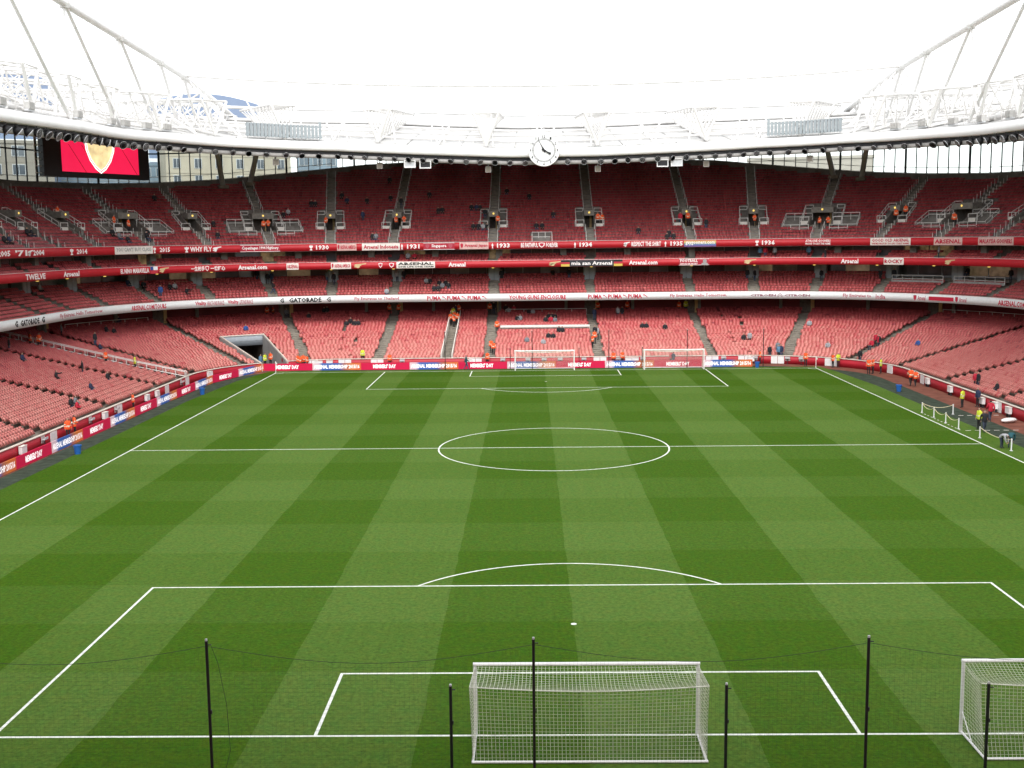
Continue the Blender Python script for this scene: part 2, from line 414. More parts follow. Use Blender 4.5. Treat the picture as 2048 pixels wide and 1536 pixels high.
(50.51, 123.11, 18.64, 47.05, 'stand', 'orange', 'steward in orange hi-vis standing above the GOOD OLD banner, second from left'),
(54.38, 115.31, 17.38, 53.89, 'stand', 'orange', 'steward in orange hi-vis standing above the pale striped banner'),
(31.32, 127.49, 13.25, 30.74, 'stand', 'lightblue', 'person in pale blue top standing in the box row above the cannon past FOOTBALL'),
(32.06, 127.35, 13.25, 31.41, 'stand', 'red', 'person in red top standing in the box row above the cannon past FOOTBALL'),
(33.34, 127.07, 13.25, 32.59, 'stand', 'white', 'person in white top standing in the box row above the cannon past FOOTBALL'),
(37.84, 125.64, 13.25, 36.82, 'stand', 'lightblue', 'person in pale blue top standing in the box row above the lettering before ROCKY'),
(39.76, 123.93, 12.9, 39.03, 'stand', 'black', 'person in black coat standing in the box row above the lettering before ROCKY'),
(52.26, 114.65, 13.25, 53.26, 'stand', 'white', 'person in white top standing in the box row above the cannon past ROCKY'),
(40.11, 127.18, 9.93, 38.11, 'stand', 'black', 'person in black coat standing under the lettering before ROCKY'),
(47.23, 122.95, 9.93, 45.07, 'stand', 'black', 'person in black coat standing under the ROCKY banner, first from left'),
(48.75, 121.72, 9.93, 46.7, 'stand', 'black', 'person in black coat standing under the ROCKY banner, second from left'),
(56.18, 115.53, 10.59, 54.6, 'sit', 'black', 'person in black coat sitting under the cannon past ROCKY'),
(59.29, 108.55, 10.26, 60.8, 'stand', 'black', 'person in black coat standing under the cannon past ROCKY'),
(-59.8, 88.0, 4.49, -79.12, 'stand', 'black', 'person in black coat standing high below the GATORADE sign by Tomorrow'),
(-55.6, 82.86, 3.54, -84.26, 'sit', 'navy', 'person in navy coat sitting midway below the GATORADE sign by Tomorrow'),
(-60.28, 103.4, 4.87, -65.11, 'stand', 'grey', 'person in grey top standing high below the Hello Tomorrow sign by TOURS'),
(-55.64, 102.15, 3.73, -65.16, 'stand', 'black', 'person in black coat standing high below the Hello Tomorrow sign by TOURS'),
(-56.35, 109.02, 4.49, -59.42, 'sit', 'black', 'person in black coat sitting high below the Hello Tomorrow sign by TOURS, first from left'),
(-55.49, 108.97, 4.3, -59.14, 'sit', 'black', 'person in black coat sitting high below the Hello Tomorrow sign by TOURS, second from left'),
(-56.93, 114.58, 5.25, -55.57, 'sit', 'navy', 'person in navy coat sitting high below the TOURS sign'),
(-53.58, 99.38, 3.16, -67.46, 'sit', 'navy', 'person in navy coat sitting midway below the Hello Tomorrow sign by TOURS'),
(-50.2, 84.18, 2.21, -82.94, 'stand', 'black', 'person in black coat standing midway below the Hello Tomorrow sign by TOURS'),
(-50.0, 78.09, 2.21, -89.03, 'reach', 'black', 'person in black coat sitting arm out midway below the Hello Tomorrow sign by TOURS'),
(-46.8, 83.4, 1.45, -83.72, 'sit', 'black', 'person in black coat sitting low below the Hello Tomorrow sign by TOURS, third from left'),
(-46.0, 76.68, 1.26, -90.44, 'sit', 'navy', 'person in navy coat sitting low below the Hello Tomorrow sign by TOURS'),
(-44.4, 67.68, 0.88, -99.44, 'sit', 'black', 'person in black coat sitting low below the Hello Tomorrow sign by TOURS, first from left'),
(-44.4, 68.79, 0.88, -98.33, 'sit', 'grey', 'person in grey top sitting low below the Hello Tomorrow sign by TOURS'),
(-43.6, 67.22, 0.69, -99.9, 'sit', 'red', 'person in red top sitting low below the Hello Tomorrow sign by TOURS'),
(-44.4, 67.68, 0.88, -99.44, 'sit', 'black', 'person in black coat sitting low below the Hello Tomorrow sign by TOURS, second from left'),
(-59.8, 93.34, 4.49, -73.78, 'stand', 'orange', 'steward in orange hi-vis standing high below the GATORADE sign by Tomorrow, first from left'),
(-59.0, 93.93, 4.3, -73.19, 'stand', 'orange', 'steward in orange hi-vis standing high below the GATORADE sign by Tomorrow, second from left'),
(-51.0, 93.11, 2.4, -74.01, 'stand', 'orange', 'steward in orange hi-vis standing midway below the Hello Tomorrow sign by TOURS'),
(-47.8, 93.58, 1.64, -73.54, 'stand', 'yellow', 'steward in yellow hi-vis standing low below the TOURS sign'),
(-41.23, 120.16, 3.54, -41.99, 'sit', 'blue', 'person in blue top sitting midway below the INSURANCE sign'),
(-41.1, 73.6, 0.0, -93.52, 'stand', 'orange', 'steward in orange hi-vis standing on the track beside the boards, second from left'),
(-41.1, 57.74, 0.0, -109.38, 'stand', 'orange', 'steward in orange hi-vis standing on the track beside the boards, first from left'),
(-41.01, 58.94, 0.0, -108.18, 'fold', 'orange', 'steward in orange hi-vis standing hands together on the track beside the boards'),
(-37.03, 109.8, 0.0, -44.86, 'stand', 'lightblue', 'person in pale blue top standing in front of the tunnel'),
(-36.81, 111.32, 0.0, -43.27, 'stand', 'yellow', 'steward in yellow hi-vis standing in front of the tunnel'),
(-36.31, 112.36, 0.0, -41.83, 'stand', 'orange', 'steward in orange hi-vis standing in front of the tunnel'),
(-31.96, 108.81, 0.0, -38.22, 'stand', 'orange', 'steward in orange hi-vis standing by the far wall, first from left'),
(-31.67, 108.94, 0.0, -37.62, 'stand', 'orange', 'steward in orange hi-vis standing by the far wall, second from left'),
(-31.27, 109.1, 0.0, -36.8, 'fold', 'orange', 'steward in orange hi-vis standing hands together by the far wall'),
(-30.83, 109.27, 0.0, -35.9, 'stand', 'orange', 'steward in orange hi-vis standing by the far wall, third from left'),
(-20.19, 110.2, 0.0, -20.19, 'stand', 'orange', 'steward in orange hi-vis standing by the far wall, fourth from left'),
(-9.94, 106.03, 0.0, -9.94, 'walk', 'teal', 'person in teal top walking in front of the advertising boards'),
(-7.4, 110.2, 0.0, -7.4, 'stand', 'orange', 'steward in orange hi-vis standing by the far wall, fifth from left'),
(-23.99, 112.0, 0.5, -23.99, 'stand', 'yellow', 'steward in yellow hi-vis standing low below the Thailand sign'),
(-7.08, 115.2, 1.26, -7.08, 'stand', 'orange', 'steward in orange hi-vis standing low below the PUMA sign by Thailand, first from left'),
(-6.74, 114.4, 1.07, -6.74, 'stand', 'orange', 'steward in orange hi-vis standing low below the PUMA sign by Thailand, second from left'),
(-6.49, 123.2, 3.16, -6.49, 'stand', 'orange', 'steward in orange hi-vis standing midway below the PUMA sign by Thailand'),
(-22.79, 132.0, 5.25, -22.79, 'stand', 'orange', 'steward in orange hi-vis standing high below the Thailand sign, first from left'),
(-21.38, 132.0, 5.25, -21.38, 'stand', 'orange', 'steward in orange hi-vis standing high below the Thailand sign, second from left'),
(-13.24, 129.6, 4.68, -13.24, 'stand', 'orange', 'steward in orange hi-vis standing high below the PUMA sign by Thailand, second from left'),
(-12.79, 131.2, 5.06, -12.79, 'stand', 'navy', 'person in navy coat standing high below the PUMA sign by Thailand'),
(-12.37, 131.2, 5.06, -12.37, 'stand', 'orange', 'steward in orange hi-vis standing high below the PUMA sign by Thailand, sixth from left'),
(-13.33, 127.2, 4.11, -13.33, 'stand', 'orange', 'steward in orange hi-vis standing high below the PUMA sign by Thailand, first from left'),
(-12.81, 128.0, 4.3, -12.81, 'stand', 'orange', 'steward in orange hi-vis standing high below the PUMA sign by Thailand, fourth from left'),
(-12.31, 127.2, 4.11, -12.31, 'stand', 'orange', 'steward in orange hi-vis standing high below the PUMA sign by Thailand, fifth from left'),
(-12.79, 126.4, 3.92, -12.79, 'stand', 'orange', 'steward in orange hi-vis standing high below the PUMA sign by Thailand, third from left'),
(-13.07, 129.6, 4.68, -13.07, 'stand', 'yellow', 'steward in yellow hi-vis standing high below the PUMA sign by Thailand'),
(-7.78, 132.0, 5.25, -7.78, 'stand', 'orange', 'steward in orange hi-vis standing high below the PUMA sign by Thailand, seventh from left'),
(-7.2, 132.0, 5.25, -7.2, 'stand', 'black', 'person in black coat standing high below the PUMA sign by Thailand'),
(-40.41, 128.91, 5.25, -37.76, 'stand', 'orange', 'steward in orange hi-vis standing high below the INSURANCE sign'),
(-39.61, 129.24, 5.25, -37.07, 'stand', 'orange', 'steward in orange hi-vis standing high below the straight GATORADE sign'),
(-37.66, 129.76, 5.25, -35.46, 'sit', 'grey', 'person in grey top sitting high below the straight GATORADE sign'),
(-34.12, 128.32, 4.68, -32.98, 'sit', 'black', 'person in black coat sitting high below the straight GATORADE sign, first from left'),
(-28.06, 125.29, 3.73, -27.99, 'sit', 'black', 'person in black coat sitting high below the Thailand sign, first from left'),
(-27.77, 126.12, 3.92, -27.65, 'sit', 'black', 'person in black coat sitting high below the Thailand sign, second from left'),
(-27.31, 125.35, 3.73, -27.26, 'sit', 'black', 'person in black coat sitting high below the Thailand sign, third from left'),
(-26.93, 125.37, 3.73, -26.88, 'sit', 'black', 'person in black coat sitting high below the Thailand sign, fourth from left'),
(-26.52, 125.38, 3.73, -26.49, 'sit', 'black', 'person in black coat sitting high below the Thailand sign, fifth from left'),
(-32.37, 131.16, 5.25, -31.05, 'sit', 'black', 'person in black coat sitting high below the straight GATORADE sign, second from left'),
(-31.97, 131.23, 5.25, -30.73, 'sit', 'black', 'person in black coat sitting high below the straight GATORADE sign, third from left'),
(-5.49, 131.8, 5.25, -5.49, 'sit', 'black', 'person in black coat sitting high below the YOUNG GUNS sign, first from left'),
(-4.88, 131.0, 5.06, -4.88, 'sit', 'white', 'person in white top sitting high below the YOUNG GUNS sign, first from left'),
(-4.29, 131.8, 5.25, -4.29, 'sit', 'red', 'person in red top sitting high below the YOUNG GUNS sign, first from left'),
(-1.89, 130.2, 4.87, -1.89, 'sit', 'black', 'person in black coat sitting high below the YOUNG GUNS sign, third from left'),
(-1.33, 130.2, 4.87, -1.33, 'sit', 'white', 'person in white top sitting high below the YOUNG GUNS sign, third from left'),
(-3.74, 127.0, 4.11, -3.74, 'sit', 'black', 'person in black coat sitting high below the YOUNG GUNS sign, second from left'),
(-3.25, 127.0, 4.11, -3.25, 'sit', 'white', 'person in white top sitting high below the YOUNG GUNS sign, second from left'),
(0.92, 127.8, 4.3, 0.92, 'sit', 'black', 'person in black coat sitting high below the YOUNG GUNS sign, fifth from left'),
(1.44, 127.8, 4.3, 1.44, 'sit', 'black', 'person in black coat sitting high below the YOUNG GUNS sign, sixth from left'),
(1.94, 127.8, 4.3, 1.94, 'sit', 'black', 'person in black coat sitting high below the YOUNG GUNS sign, seventh from left'),
(0.48, 126.2, 3.92, 0.48, 'sit', 'black', 'person in black coat sitting high below the YOUNG GUNS sign, fourth from left'),
(1.23, 126.2, 3.92, 1.23, 'sit', 'red', 'person in red top sitting high below the YOUNG GUNS sign, second from left'),
(1.85, 126.2, 3.92, 1.85, 'sit', 'grey', 'person in grey top sitting high below the YOUNG GUNS sign'),
(2.31, 121.4, 2.78, 2.31, 'sit', 'black', 'person in black coat sitting midway below the YOUNG GUNS sign, third from left'),
(2.72, 121.4, 2.78, 2.72, 'sit', 'black', 'person in black coat sitting midway below the YOUNG GUNS sign, fourth from left'),
(0.84, 119.0, 2.21, 0.84, 'sit', 'black', 'person in black coat sitting midway below the YOUNG GUNS sign, first from left'),
(1.4, 119.0, 2.21, 1.4, 'sit', 'black', 'person in black coat sitting midway below the YOUNG GUNS sign, second from left'),
(-2.23, 117.4, 1.83, -2.23, 'sit', 'grey', 'person in grey top sitting low below the YOUNG GUNS sign'),
(0.03, 116.6, 1.64, 0.03, 'sit', 'white', 'person in white top sitting low below the YOUNG GUNS sign'),
(8.3, 132.0, 5.25, 8.3, 'stand', 'orange', 'steward in orange hi-vis standing high below the PUMA sign past YOUNG GUNS, first from left'),
(7.61, 128.8, 4.49, 7.61, 'stand', 'navy', 'person in navy coat standing high below the PUMA sign past YOUNG GUNS'),
(12.68, 132.0, 5.25, 12.68, 'stand', 'orange', 'steward in orange hi-vis standing high below the PUMA sign past YOUNG GUNS, second from left'),
(11.1, 129.6, 4.68, 11.1, 'stand', 'white', 'person in white top standing high below the PUMA sign past YOUNG GUNS'),
(11.73, 129.6, 4.68, 11.73, 'stand', 'black', 'person in black coat standing high below the PUMA sign past YOUNG GUNS'),
(20.35, 132.0, 5.25, 20.35, 'stand', 'orange', 'steward in orange hi-vis standing high below the Hello Tomorrow sign before CITROEN'),
(21.38, 132.0, 5.25, 21.38, 'stand', 'yellow', 'steward in yellow hi-vis standing high below the Hello Tomorrow sign before CITROEN'),
(7.22, 120.8, 2.59, 7.22, 'stand', 'black', 'person in black coat standing midway below the PUMA sign past YOUNG GUNS'),
(7.04, 118.4, 2.02, 7.04, 'stand', 'orange', 'steward in orange hi-vis standing low below the PUMA sign past YOUNG GUNS, second from left'),
(6.66, 116.8, 1.64, 6.66, 'stand', 'orange', 'steward in orange hi-vis standing low below the PUMA sign past YOUNG GUNS, first from left'),
(7.62, 120.0, 2.4, 7.62, 'stand', 'white', 'person in white top standing midway below the PUMA sign past YOUNG GUNS'),
(14.09, 123.0, 3.16, 14.09, 'sit', 'black', 'person in black coat sitting midway below the PUMA sign past YOUNG GUNS, first from left'),
(14.66, 123.0, 3.16, 14.66, 'sit', 'black', 'person in black coat sitting midway below the PUMA sign past YOUNG GUNS, second from left'),
(17.25, 122.2, 2.97, 17.25, 'sit', 'black', 'person in black coat sitting midway below the Hello Tomorrow sign before CITROEN'),
(9.02, 110.1, 0.0, 9.02, 'stand', 'orange', 'steward in orange hi-vis standing by the far wall, sixth from left'),
(10.18, 110.1, 0.0, 10.18, 'stand', 'orange', 'steward in orange hi-vis standing by the far wall, seventh from left'),
(16.53, 110.1, 0.0, 16.53, 'stand', 'red', 'person in red top standing behind the spare far goal'),
(16.71, 109.3, 0.0, 16.71, 'fold', 'navy', 'person in navy coat standing hands together behind the spare far goal'),
(27.37, 117.32, 1.83, 27.95, 'sit', 'black', 'person in black coat sitting low below the CITROEN sign'),
(28.09, 117.45, 1.83, 28.87, 'stand', 'white', 'person in white top standing low below the CITROEN sign'),
(37.02, 121.44, 3.35, 37.63, 'sit', 'white', 'person in white top sitting midway below the CITROEN sign'),
(30.91, 112.82, 0.88, 34.11, 'stand', 'grey', 'person in grey top standing low below the CITROEN sign'),
(30.7, 111.21, 0.5, 34.55, 'stand', 'lightblue', 'person in pale blue top standing low below the CITROEN sign'),
(30.99, 111.12, 0.5, 35.08, 'stand', 'navy', 'person in navy coat standing low below the CITROEN sign'),
(37.01, 111.46, 1.26, 43.39, 'sit', 'white', 'person in white top sitting low below the India sign'),
(43.1, 110.67, 2.02, 50.33, 'stand', 'red', 'person in red top standing low below the India sign, first from left'),
(43.09, 109.47, 1.83, 51.47, 'stand', 'red', 'person in red top standing low below the India sign, second from left'),
(43.13, 109.43, 1.83, 51.54, 'stand', 'black', 'person in black coat standing low below the India sign, third from left'),
(41.92, 109.29, 1.64, 50.62, 'sit', 'red', 'person in red top sitting low below the India sign'),
(39.47, 105.04, 0.5, 53.22, 'stand', 'black', 'person in black coat standing low below the India sign, first from left'),
(39.49, 105.01, 0.5, 53.3, 'stand', 'black', 'person in black coat standing low below the India sign, second from left'),
(46.52, 105.45, 2.02, 58.21, 'sit', 'blue', 'person in blue top sitting low below the red boxed sign'),
(29.58, 111.52, 0.5, 32.56, 'stand', 'black', 'person in black coat standing low below the CITROEN sign'),
(28.04, 109.99, 0.0, 30.38, 'stand', 'orange', 'steward in orange hi-vis standing by the far wall, eighth from left'),
(33.12, 106.65, 0.0, 42.3, 'stand', 'orange', 'steward in orange hi-vis standing by the far wall, ninth from left'),
(36.13, 105.06, 0.0, 49.16, 'stand', 'orange', 'steward in orange hi-vis standing at the track corner, first from left'),
(36.83, 105.22, 0.0, 49.89, 'fold', 'yellow', 'steward in yellow hi-vis standing hands together at the track corner'),
(38.48, 97.88, 0.0, 64.98, 'stand', 'orange', 'steward in orange hi-vis standing at the track corner, second from left'),
(39.16, 98.49, 0.0, 64.1, 'stand', 'orange', 'steward in orange hi-vis standing at the track corner, third from left'),
(40.07, 98.41, 0.0, 64.75, 'stand', 'yellow', 'steward in yellow hi-vis standing at the track corner'),
(39.93, 87.36, 0.0, 79.76, 'walk', 'orange', 'steward in orange hi-vis walking at the track corner'),
(40.26, 86.77, 0.0, 80.35, 'walk', 'orange', 'steward in orange hi-vis walking on the track'),
(39.5, 71.31, 0.0, 95.81, 'stand', 'yellow', 'steward in yellow hi-vis standing on the track edge near the rope posts, first from left'),
(41.1, 71.65, 0.0, 95.47, 'stand', 'navy', 'person in navy coat standing on the track edge near the rope posts'),
(38.98, 63.38, 0.0, 103.74, 'walk', 'red', 'person in red top walking on the track edge near the rope posts'),
(36.28, 59.07, 0.0, 108.05, 'stand', 'yellow', 'steward in yellow hi-vis standing on the track edge near the rope posts, second from left'),
(36.17, 57.67, 0.0, 109.45, 'walk', 'black', 'person in black coat walking on the track edge near the rope posts'),
(34.72, 50.61, 0.0, 116.51, 'bend', 'white', 'person in white top bending down on the track edge near the rope posts'),
(35.37, 50.58, 0.0, 116.54, 'bend', 'teal', 'person in teal top bending down on the track edge near the rope posts'),
(43.8, 79.16, 0.69, 87.96, 'stand', 'red', 'person in red top standing low below the red boxed sign'),
(43.8, 78.5, 0.69, 88.62, 'stand', 'black', 'person in black coat standing low below the last red sign'),
(43.6, 74.42, 0.69, 92.7, 'sit', 'black', 'person in black coat sitting low below the last red sign'),]
# ------------------------------------------------------------------ shared materials
CONC = mat('concrete', (.22, .195, .16), .85, .3, .25, 1.5)
CONCD = mat('dark_concrete', (.20, .185, .165), .85, .3, .25, 1.2)
GREYP = mat('grey_paint', (.30, .33, .36), .5, .4, .08)
REDF = mat('red_fascia', (.47, .012, .022), .45, .4, .06)
REDW = mat('red_wall', (.42, .015, .03), .5, .4, .12, .8)
WHITEF = mat('white_fascia', (.74, .75, .74), .4, .4, .04)
CREAM = mat('cream_coping', (.70, .62, .54), .6, .4, .08)
WHITE = mat('white_paint', (.8, .8, .79), .45, .4, .05)
STEEL = mat('white_steel', (.72, .71, .69), .4, .45, .06, .6)
RAIL = mat('pale_rail', (.70, .68, .65), .4, .5, .08)
DARK = mat('dark_metal', (.035, .035, .04), .5, .4, .2)
BLACK = mat('black_plastic', (.012, .012, .014), .5, .4, .2)
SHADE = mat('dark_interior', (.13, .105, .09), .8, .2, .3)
WARM = mat('tan_panel', (.55, .38, .17), .6, .3, .2, .7)
LAMP = mat('lamp_glow', (.9, .62, .15), .5, .2, 0, emit=.4)
SILVER = mat('silver_metal', (.55, .56, .57), .4, .5, .1)
TXW = mat('letter_white', (.85, .80, .78), .6, .3, 0)
TXR = mat('letter_red', (.50, .02, .05), .6, .3, 0)
TXP = mat('letter_pink', (.44, .09, .12), .6, .3, 0)
TXK = mat('letter_black', (.02, .02, .02), .6, .3, 0)
TXG = mat('letter_gold', (.62, .48, .26), .6, .3, 0)
TXN = mat('letter_plum', (.26, .10, .13), .6, .3, 0)
TXGR = mat('letter_grey', (.35, .34, .33), .6, .3, 0)
CLOTHW = mat('white_cloth', (.72, .68, .62), .8, .2, .08)
CLOTHP = mat('pale_cloth', (.62, .42, .38), .8, .2, .12)

# seat plastic: glossy red, varied per seat, fading, sky glare and tier shade painted in
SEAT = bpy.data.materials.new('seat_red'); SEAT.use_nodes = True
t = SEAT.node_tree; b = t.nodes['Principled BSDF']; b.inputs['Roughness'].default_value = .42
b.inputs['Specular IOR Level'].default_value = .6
at = t.nodes.new('ShaderNodeAttribute'); at.attribute_name = 'fade_glare'
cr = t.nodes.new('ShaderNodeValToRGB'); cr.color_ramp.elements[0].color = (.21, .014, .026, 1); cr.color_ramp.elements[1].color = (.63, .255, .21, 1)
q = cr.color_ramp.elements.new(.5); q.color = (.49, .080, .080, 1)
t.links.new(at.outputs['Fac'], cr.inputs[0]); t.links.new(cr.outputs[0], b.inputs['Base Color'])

# ------------------------------------------------------------------ ground and pitch
def sheet(name, pts, z, m, parent=None, **props):
    V = [(x, y, z) for x, y in pts]
    return put(name, mesh_np(name, V, [tuple(range(len(V)))], [m]), parent, **props)
put('ground', mesh_np('ground', [(-2500, -2500, -.02), (2500, -2500, -.02), (2500, 2500, -.02), (-2500, 2500, -.02)], [(0, 1, 2, 3)],
    [mat('asphalt', (.06, .06, .06), .9, .3, .2, .3)]), kind='structure')
TURF = mat('edge_turf', (.046, .060, .043), .95, .1, .35, 1.4, bump=.3)
TRACK = mat('track_clay', (.18, .068, .046), .95, .2, .25, .9)
us = usample(-UE-20, UE+20)
sweep('track', [(-6.6, .004), (0.1, .004)], us, [TRACK], kind='structure')
# dark synthetic border round the grass
sweep('turf_border', lambda u: [(-12, .008), (-2.0 if u < -25 else (-2.5 if u < 25 else -2.7), .008)], us, [TURF], kind='structure')

GR = bpy.data.materials.new('mown_grass'); GR.use_nodes = True
t = GR.node_tree; b = t.nodes['Principled BSDF']; b.inputs['Roughness'].default_value = .85; b.inputs['Specular IOR Level'].default_value = .1
N = t.nodes.new; K = t.links.new
tc = N('ShaderNodeTexCoord'); nz = N('ShaderNodeTexNoise'); nz.inputs['Scale'].default_value = .4; nz.inputs['Detail'].default_value = 3
K(tc.outputs['Object'], nz.inputs['Vector'])
wob = N('ShaderNodeVectorMath'); wob.operation = 'MULTIPLY_ADD'; wob.inputs[1].default_value = (.26, .26, 0); K(nz.outputs['Color'], wob.inputs[0])
ad = N('ShaderNodeVectorMath'); ad.operation = 'ADD'; ad.inputs[1].default_value = (-.13, -.13, 0)
K(tc.outputs['Object'], wob.inputs[2]); K(wob.outputs[0], ad.inputs[0])
sp = N('ShaderNodeSeparateXYZ'); K(ad.outputs[0], sp.inputs[0])
def ramp_stripes(sock, bounds, first, lo, hi):
    mr = N('ShaderNodeMapRange'); mr.inputs[1].default_value = lo; mr.inputs[2].default_value = hi; K(sock, mr.inputs[0])
    c = N('ShaderNodeValToRGB'); c.color_ramp.interpolation = 'CONSTANT'; e = c.color_ramp.elements
    v = first; e[0].position = 0; e[0].color = (v, v, v, 1); e.remove(e[1])
    for q in bounds:
        v = 1-v; n = e.new((q-lo)/(hi-lo)); n.color = (v, v, v, 1)
    K(mr.outputs[0], c.inputs[0]); return c.outputs[0]
w = 68/12
sx = ramp_stripes(sp.outputs[0], [k*w for k in range(-7, 8)], 1, -8*w, 8*w)          # lengthways bands
sy = ramp_stripes(sp.outputs[1], [0, 5.5, 11, 16.5]+[16.5+6*k for k in range(1, 13)]+[94, 99.5, 105], 0, -12, 118)
n2 = N('ShaderNodeTexNoise'); n2.inputs['Scale'].default_value = 5.5; n2.inputs['Detail'].default_value = 8; n2.inputs['Roughness'].default_value = .75
K(tc.outputs['Object'], n2.inputs['Vector'])
n3 = N('ShaderNodeTexNoise'); n3.inputs['Scale'].default_value = .07; n3.inputs['Detail'].default_value = 5; K(tc.outputs['Object'], n3.inputs['Vector'])
mp = N('ShaderNodeMapping'); mp.inputs['Scale'].default_value = (2.2, .12, 1); K(tc.outputs['Object'], mp.inputs[0])       # mower streaks
n4 = N('ShaderNodeTexNoise'); n4.inputs['Scale'].default_value = 1.0; n4.inputs['Detail'].default_value = 4; K(mp.outputs[0], n4.inputs['Vector'])
def mth(op, a, bb, c=None):
    n = N('ShaderNodeMath'); n.operation = op
    for i, v in enumerate((a, bb, c)):
        if v is None: continue
        if hasattr(v, 'is_output'): K(v, n.inputs[i])
        else: n.inputs[i].default_value = v
    return n.outputs[0]
fac = mth('MULTIPLY_ADD', sx, .62, mth('MULTIPLY', sy, .24))
fac = mth('ADD', fac, mth('MULTIPLY_ADD', n3.outputs[0], .30, -.15))
fac = mth('ADD', fac, mth('MULTIPLY_ADD', n4.outputs[0], .26, -.13))
gc = N('ShaderNodeValToRGB'); e = gc.color_ramp.elements
e[0].position = 0; e[0].color = (.040, .097, .0016, 1); e[1].position = .95; e[1].color = (.080, .145, .023, 1)
K(fac, gc.inputs[0])
n5 = N('ShaderNodeTexNoise'); n5.inputs['Scale'].default_value = 1.7; n5.inputs['Detail'].default_value = 6; n5.inputs['Roughness'].default_value = .7; K(tc.outputs['Object'], n5.inputs['Vector'])
hv = N('ShaderNodeHueSaturation'); K(gc.outputs[0], hv.inputs['Color']); K(mth('MULTIPLY_ADD', n5.outputs[0], .10, .45), hv.inputs['Hue'])
vn = N('ShaderNodeVectorMath'); vn.operation = 'SCALE'; K(hv.outputs[0], vn.inputs[0])
K(mth('MULTIPLY_ADD', n2.outputs[0], 2.2, -.1), vn.inputs['Scale']); K(vn.outputs[0], b.inputs['Base Color'])
bp = N('ShaderNodeBump'); bp.inputs['Strength'].default_value = .5; bp.inputs['Distance'].default_value = .05; K(n2.outputs[0], bp.inputs['Height']); K(bp.outputs[0], b.inputs['Normal'])
gl = [(-38.0, -9), (36.6, -9), (36.4, 88), (35.6, 101), (34.8, 106.5), (-35.2, 106.6), (-36.9, 97), (-37.8, 80)]
pitch = sheet('pitch', gl, .012, GR, kind='structure')
LINE = mat('line_paint', (.74, .77, .70), .85, .1, .2, 4)
def strip(name, pts, w=.12, z=.016, closed=False):
    pts = [np.array(p, float) for p in pts]; n = len(pts); V = []
    for i, p in enumerate(pts):
        a = pts[(i-1) % n] if (closed or i > 0) else p; c = pts[(i+1) % n] if (closed or i < n-1) else p
        t1 = (p-a)/(np.linalg.norm(p-a)+1e-9) if np.linalg.norm(p-a) > 0 else None
        t2 = (c-p)/(np.linalg.norm(c-p)+1e-9) if np.linalg.norm(c-p) > 0 else None
        if t1 is None: t1 = t2
        if t2 is None: t2 = t1
        m = t1+t2; m /= np.linalg.norm(m); nrm = np.array([-m[1], m[0]]); k = w/2/max(.3, float(np.dot(nrm, [-t2[1], t2[0]])))
        V += [(*(p+nrm*k), z), (*(p-nrm*k), z)]
    F = [(2*i, 2*i+1, 2*((i+1) % n)+1, 2*((i+1) % n)) for i in range(n if closed else n-1)]
    return put(name, mesh_np(name, V, F, [LINE]), pitch)
strip('boundary_line', [(-34, 0), (34, 0), (34, 105), (-34, 105)], closed=True)
strip('halfway_line', [(-33.94, 52.5), (33.94, 52.5)], z=.0165)
strip('centre_circle', [(9.15*math.cos(k*math.pi/48), 52.5+9.15*math.sin(k*math.pi/48)) for k in range(96)], closed=True, z=.017)
for s, y0 in ((1, 0), (-1, 105)):
    strip('penalty_area_line', [(-20.16, y0+s*.06), (-20.16, y0+s*16.5), (20.16, y0+s*16.5), (20.16, y0+s*.06)])
    strip('goal_area_line', [(-9.16, y0+s*.06), (-9.16, y0+s*5.5), (9.16, y0+s*5.5), (9.16, y0+s*.06)], z=.0162)
    a0 = math.asin(5.5/9.15)
    strip('penalty_arc', [(9.15*math.cos(a0+(math.pi-2*a0)*k/32), y0+s*(11+9.15*math.sin(a0+(math.pi-2*a0)*k/32))) for k in range(33)], z=.0166)
    V = [(.13*math.cos(k*math.pi/8), y0+s*11+.13*math.sin(k*math.pi/8), .018) for k in range(16)]
    put('penalty_spot', mesh_np('penalty_spot', V, [tuple(range(16))], [LINE]), pitch)
for sx_, y0, s in ((-34, 0, 1), (34, 0, 1), (-34, 105, -1), (34, 105, -1)):
    q = 0 if sx_ < 0 else math.pi/2
    strip('corner_arc', [(sx_ - math.copysign(1, sx_)*math.cos(k*math.pi/16), y0+s*math.sin(k*math.pi/16)) for k in range(9)], z=.0168)

# ------------------------------------------------------------------ tiers
# fading, glare on open lower rows and shade under overhangs, put into seat colour
FADE_GLARE_LOW = lambda d: .84-.020*np.minimum(d, 14)-.03*np.maximum(d-14, 0)
AISLE = [7.05, 21.35, 30.0, 37.8, 46.0, 53.7, 61.9, 69.0, 76.5, 88, 100, 112, 124, 136]
AISLE = sorted([-a for a in AISLE]+AISLE)
LOW_AISLE = sorted([-124, -110.5, -95.6, -80.7, -72.8, -66, -50.4, -35.6, -21.95, -12.8, -7.3, 7.3, 22.1, 36.2, 50.8, 64.8, 82, 96, 110.5, 124])
RIMU = [0, 27, 30, 34.5, 40, 46, 52, 60, 72, 90, 110, 170]; RIMD = [42, 39, 37.8, 36, 34, 32.6, 31.8, 31.6, 32.6, 35.5, 39, 43]
rim = lambda u: float(np.interp(abs(u), RIMU, RIMD))
rimz = lambda u: 16.3+.525*(rim(u)-16)+.25
VOM = [(a, 'big' if abs(abs(a)-37.8) < .1 or abs(abs(a)-53.7) < .1 else 'small') for a in AISLE if abs(a) < 105]
BOXU = 105
def umb(lo, hi): return usample(lo, hi)

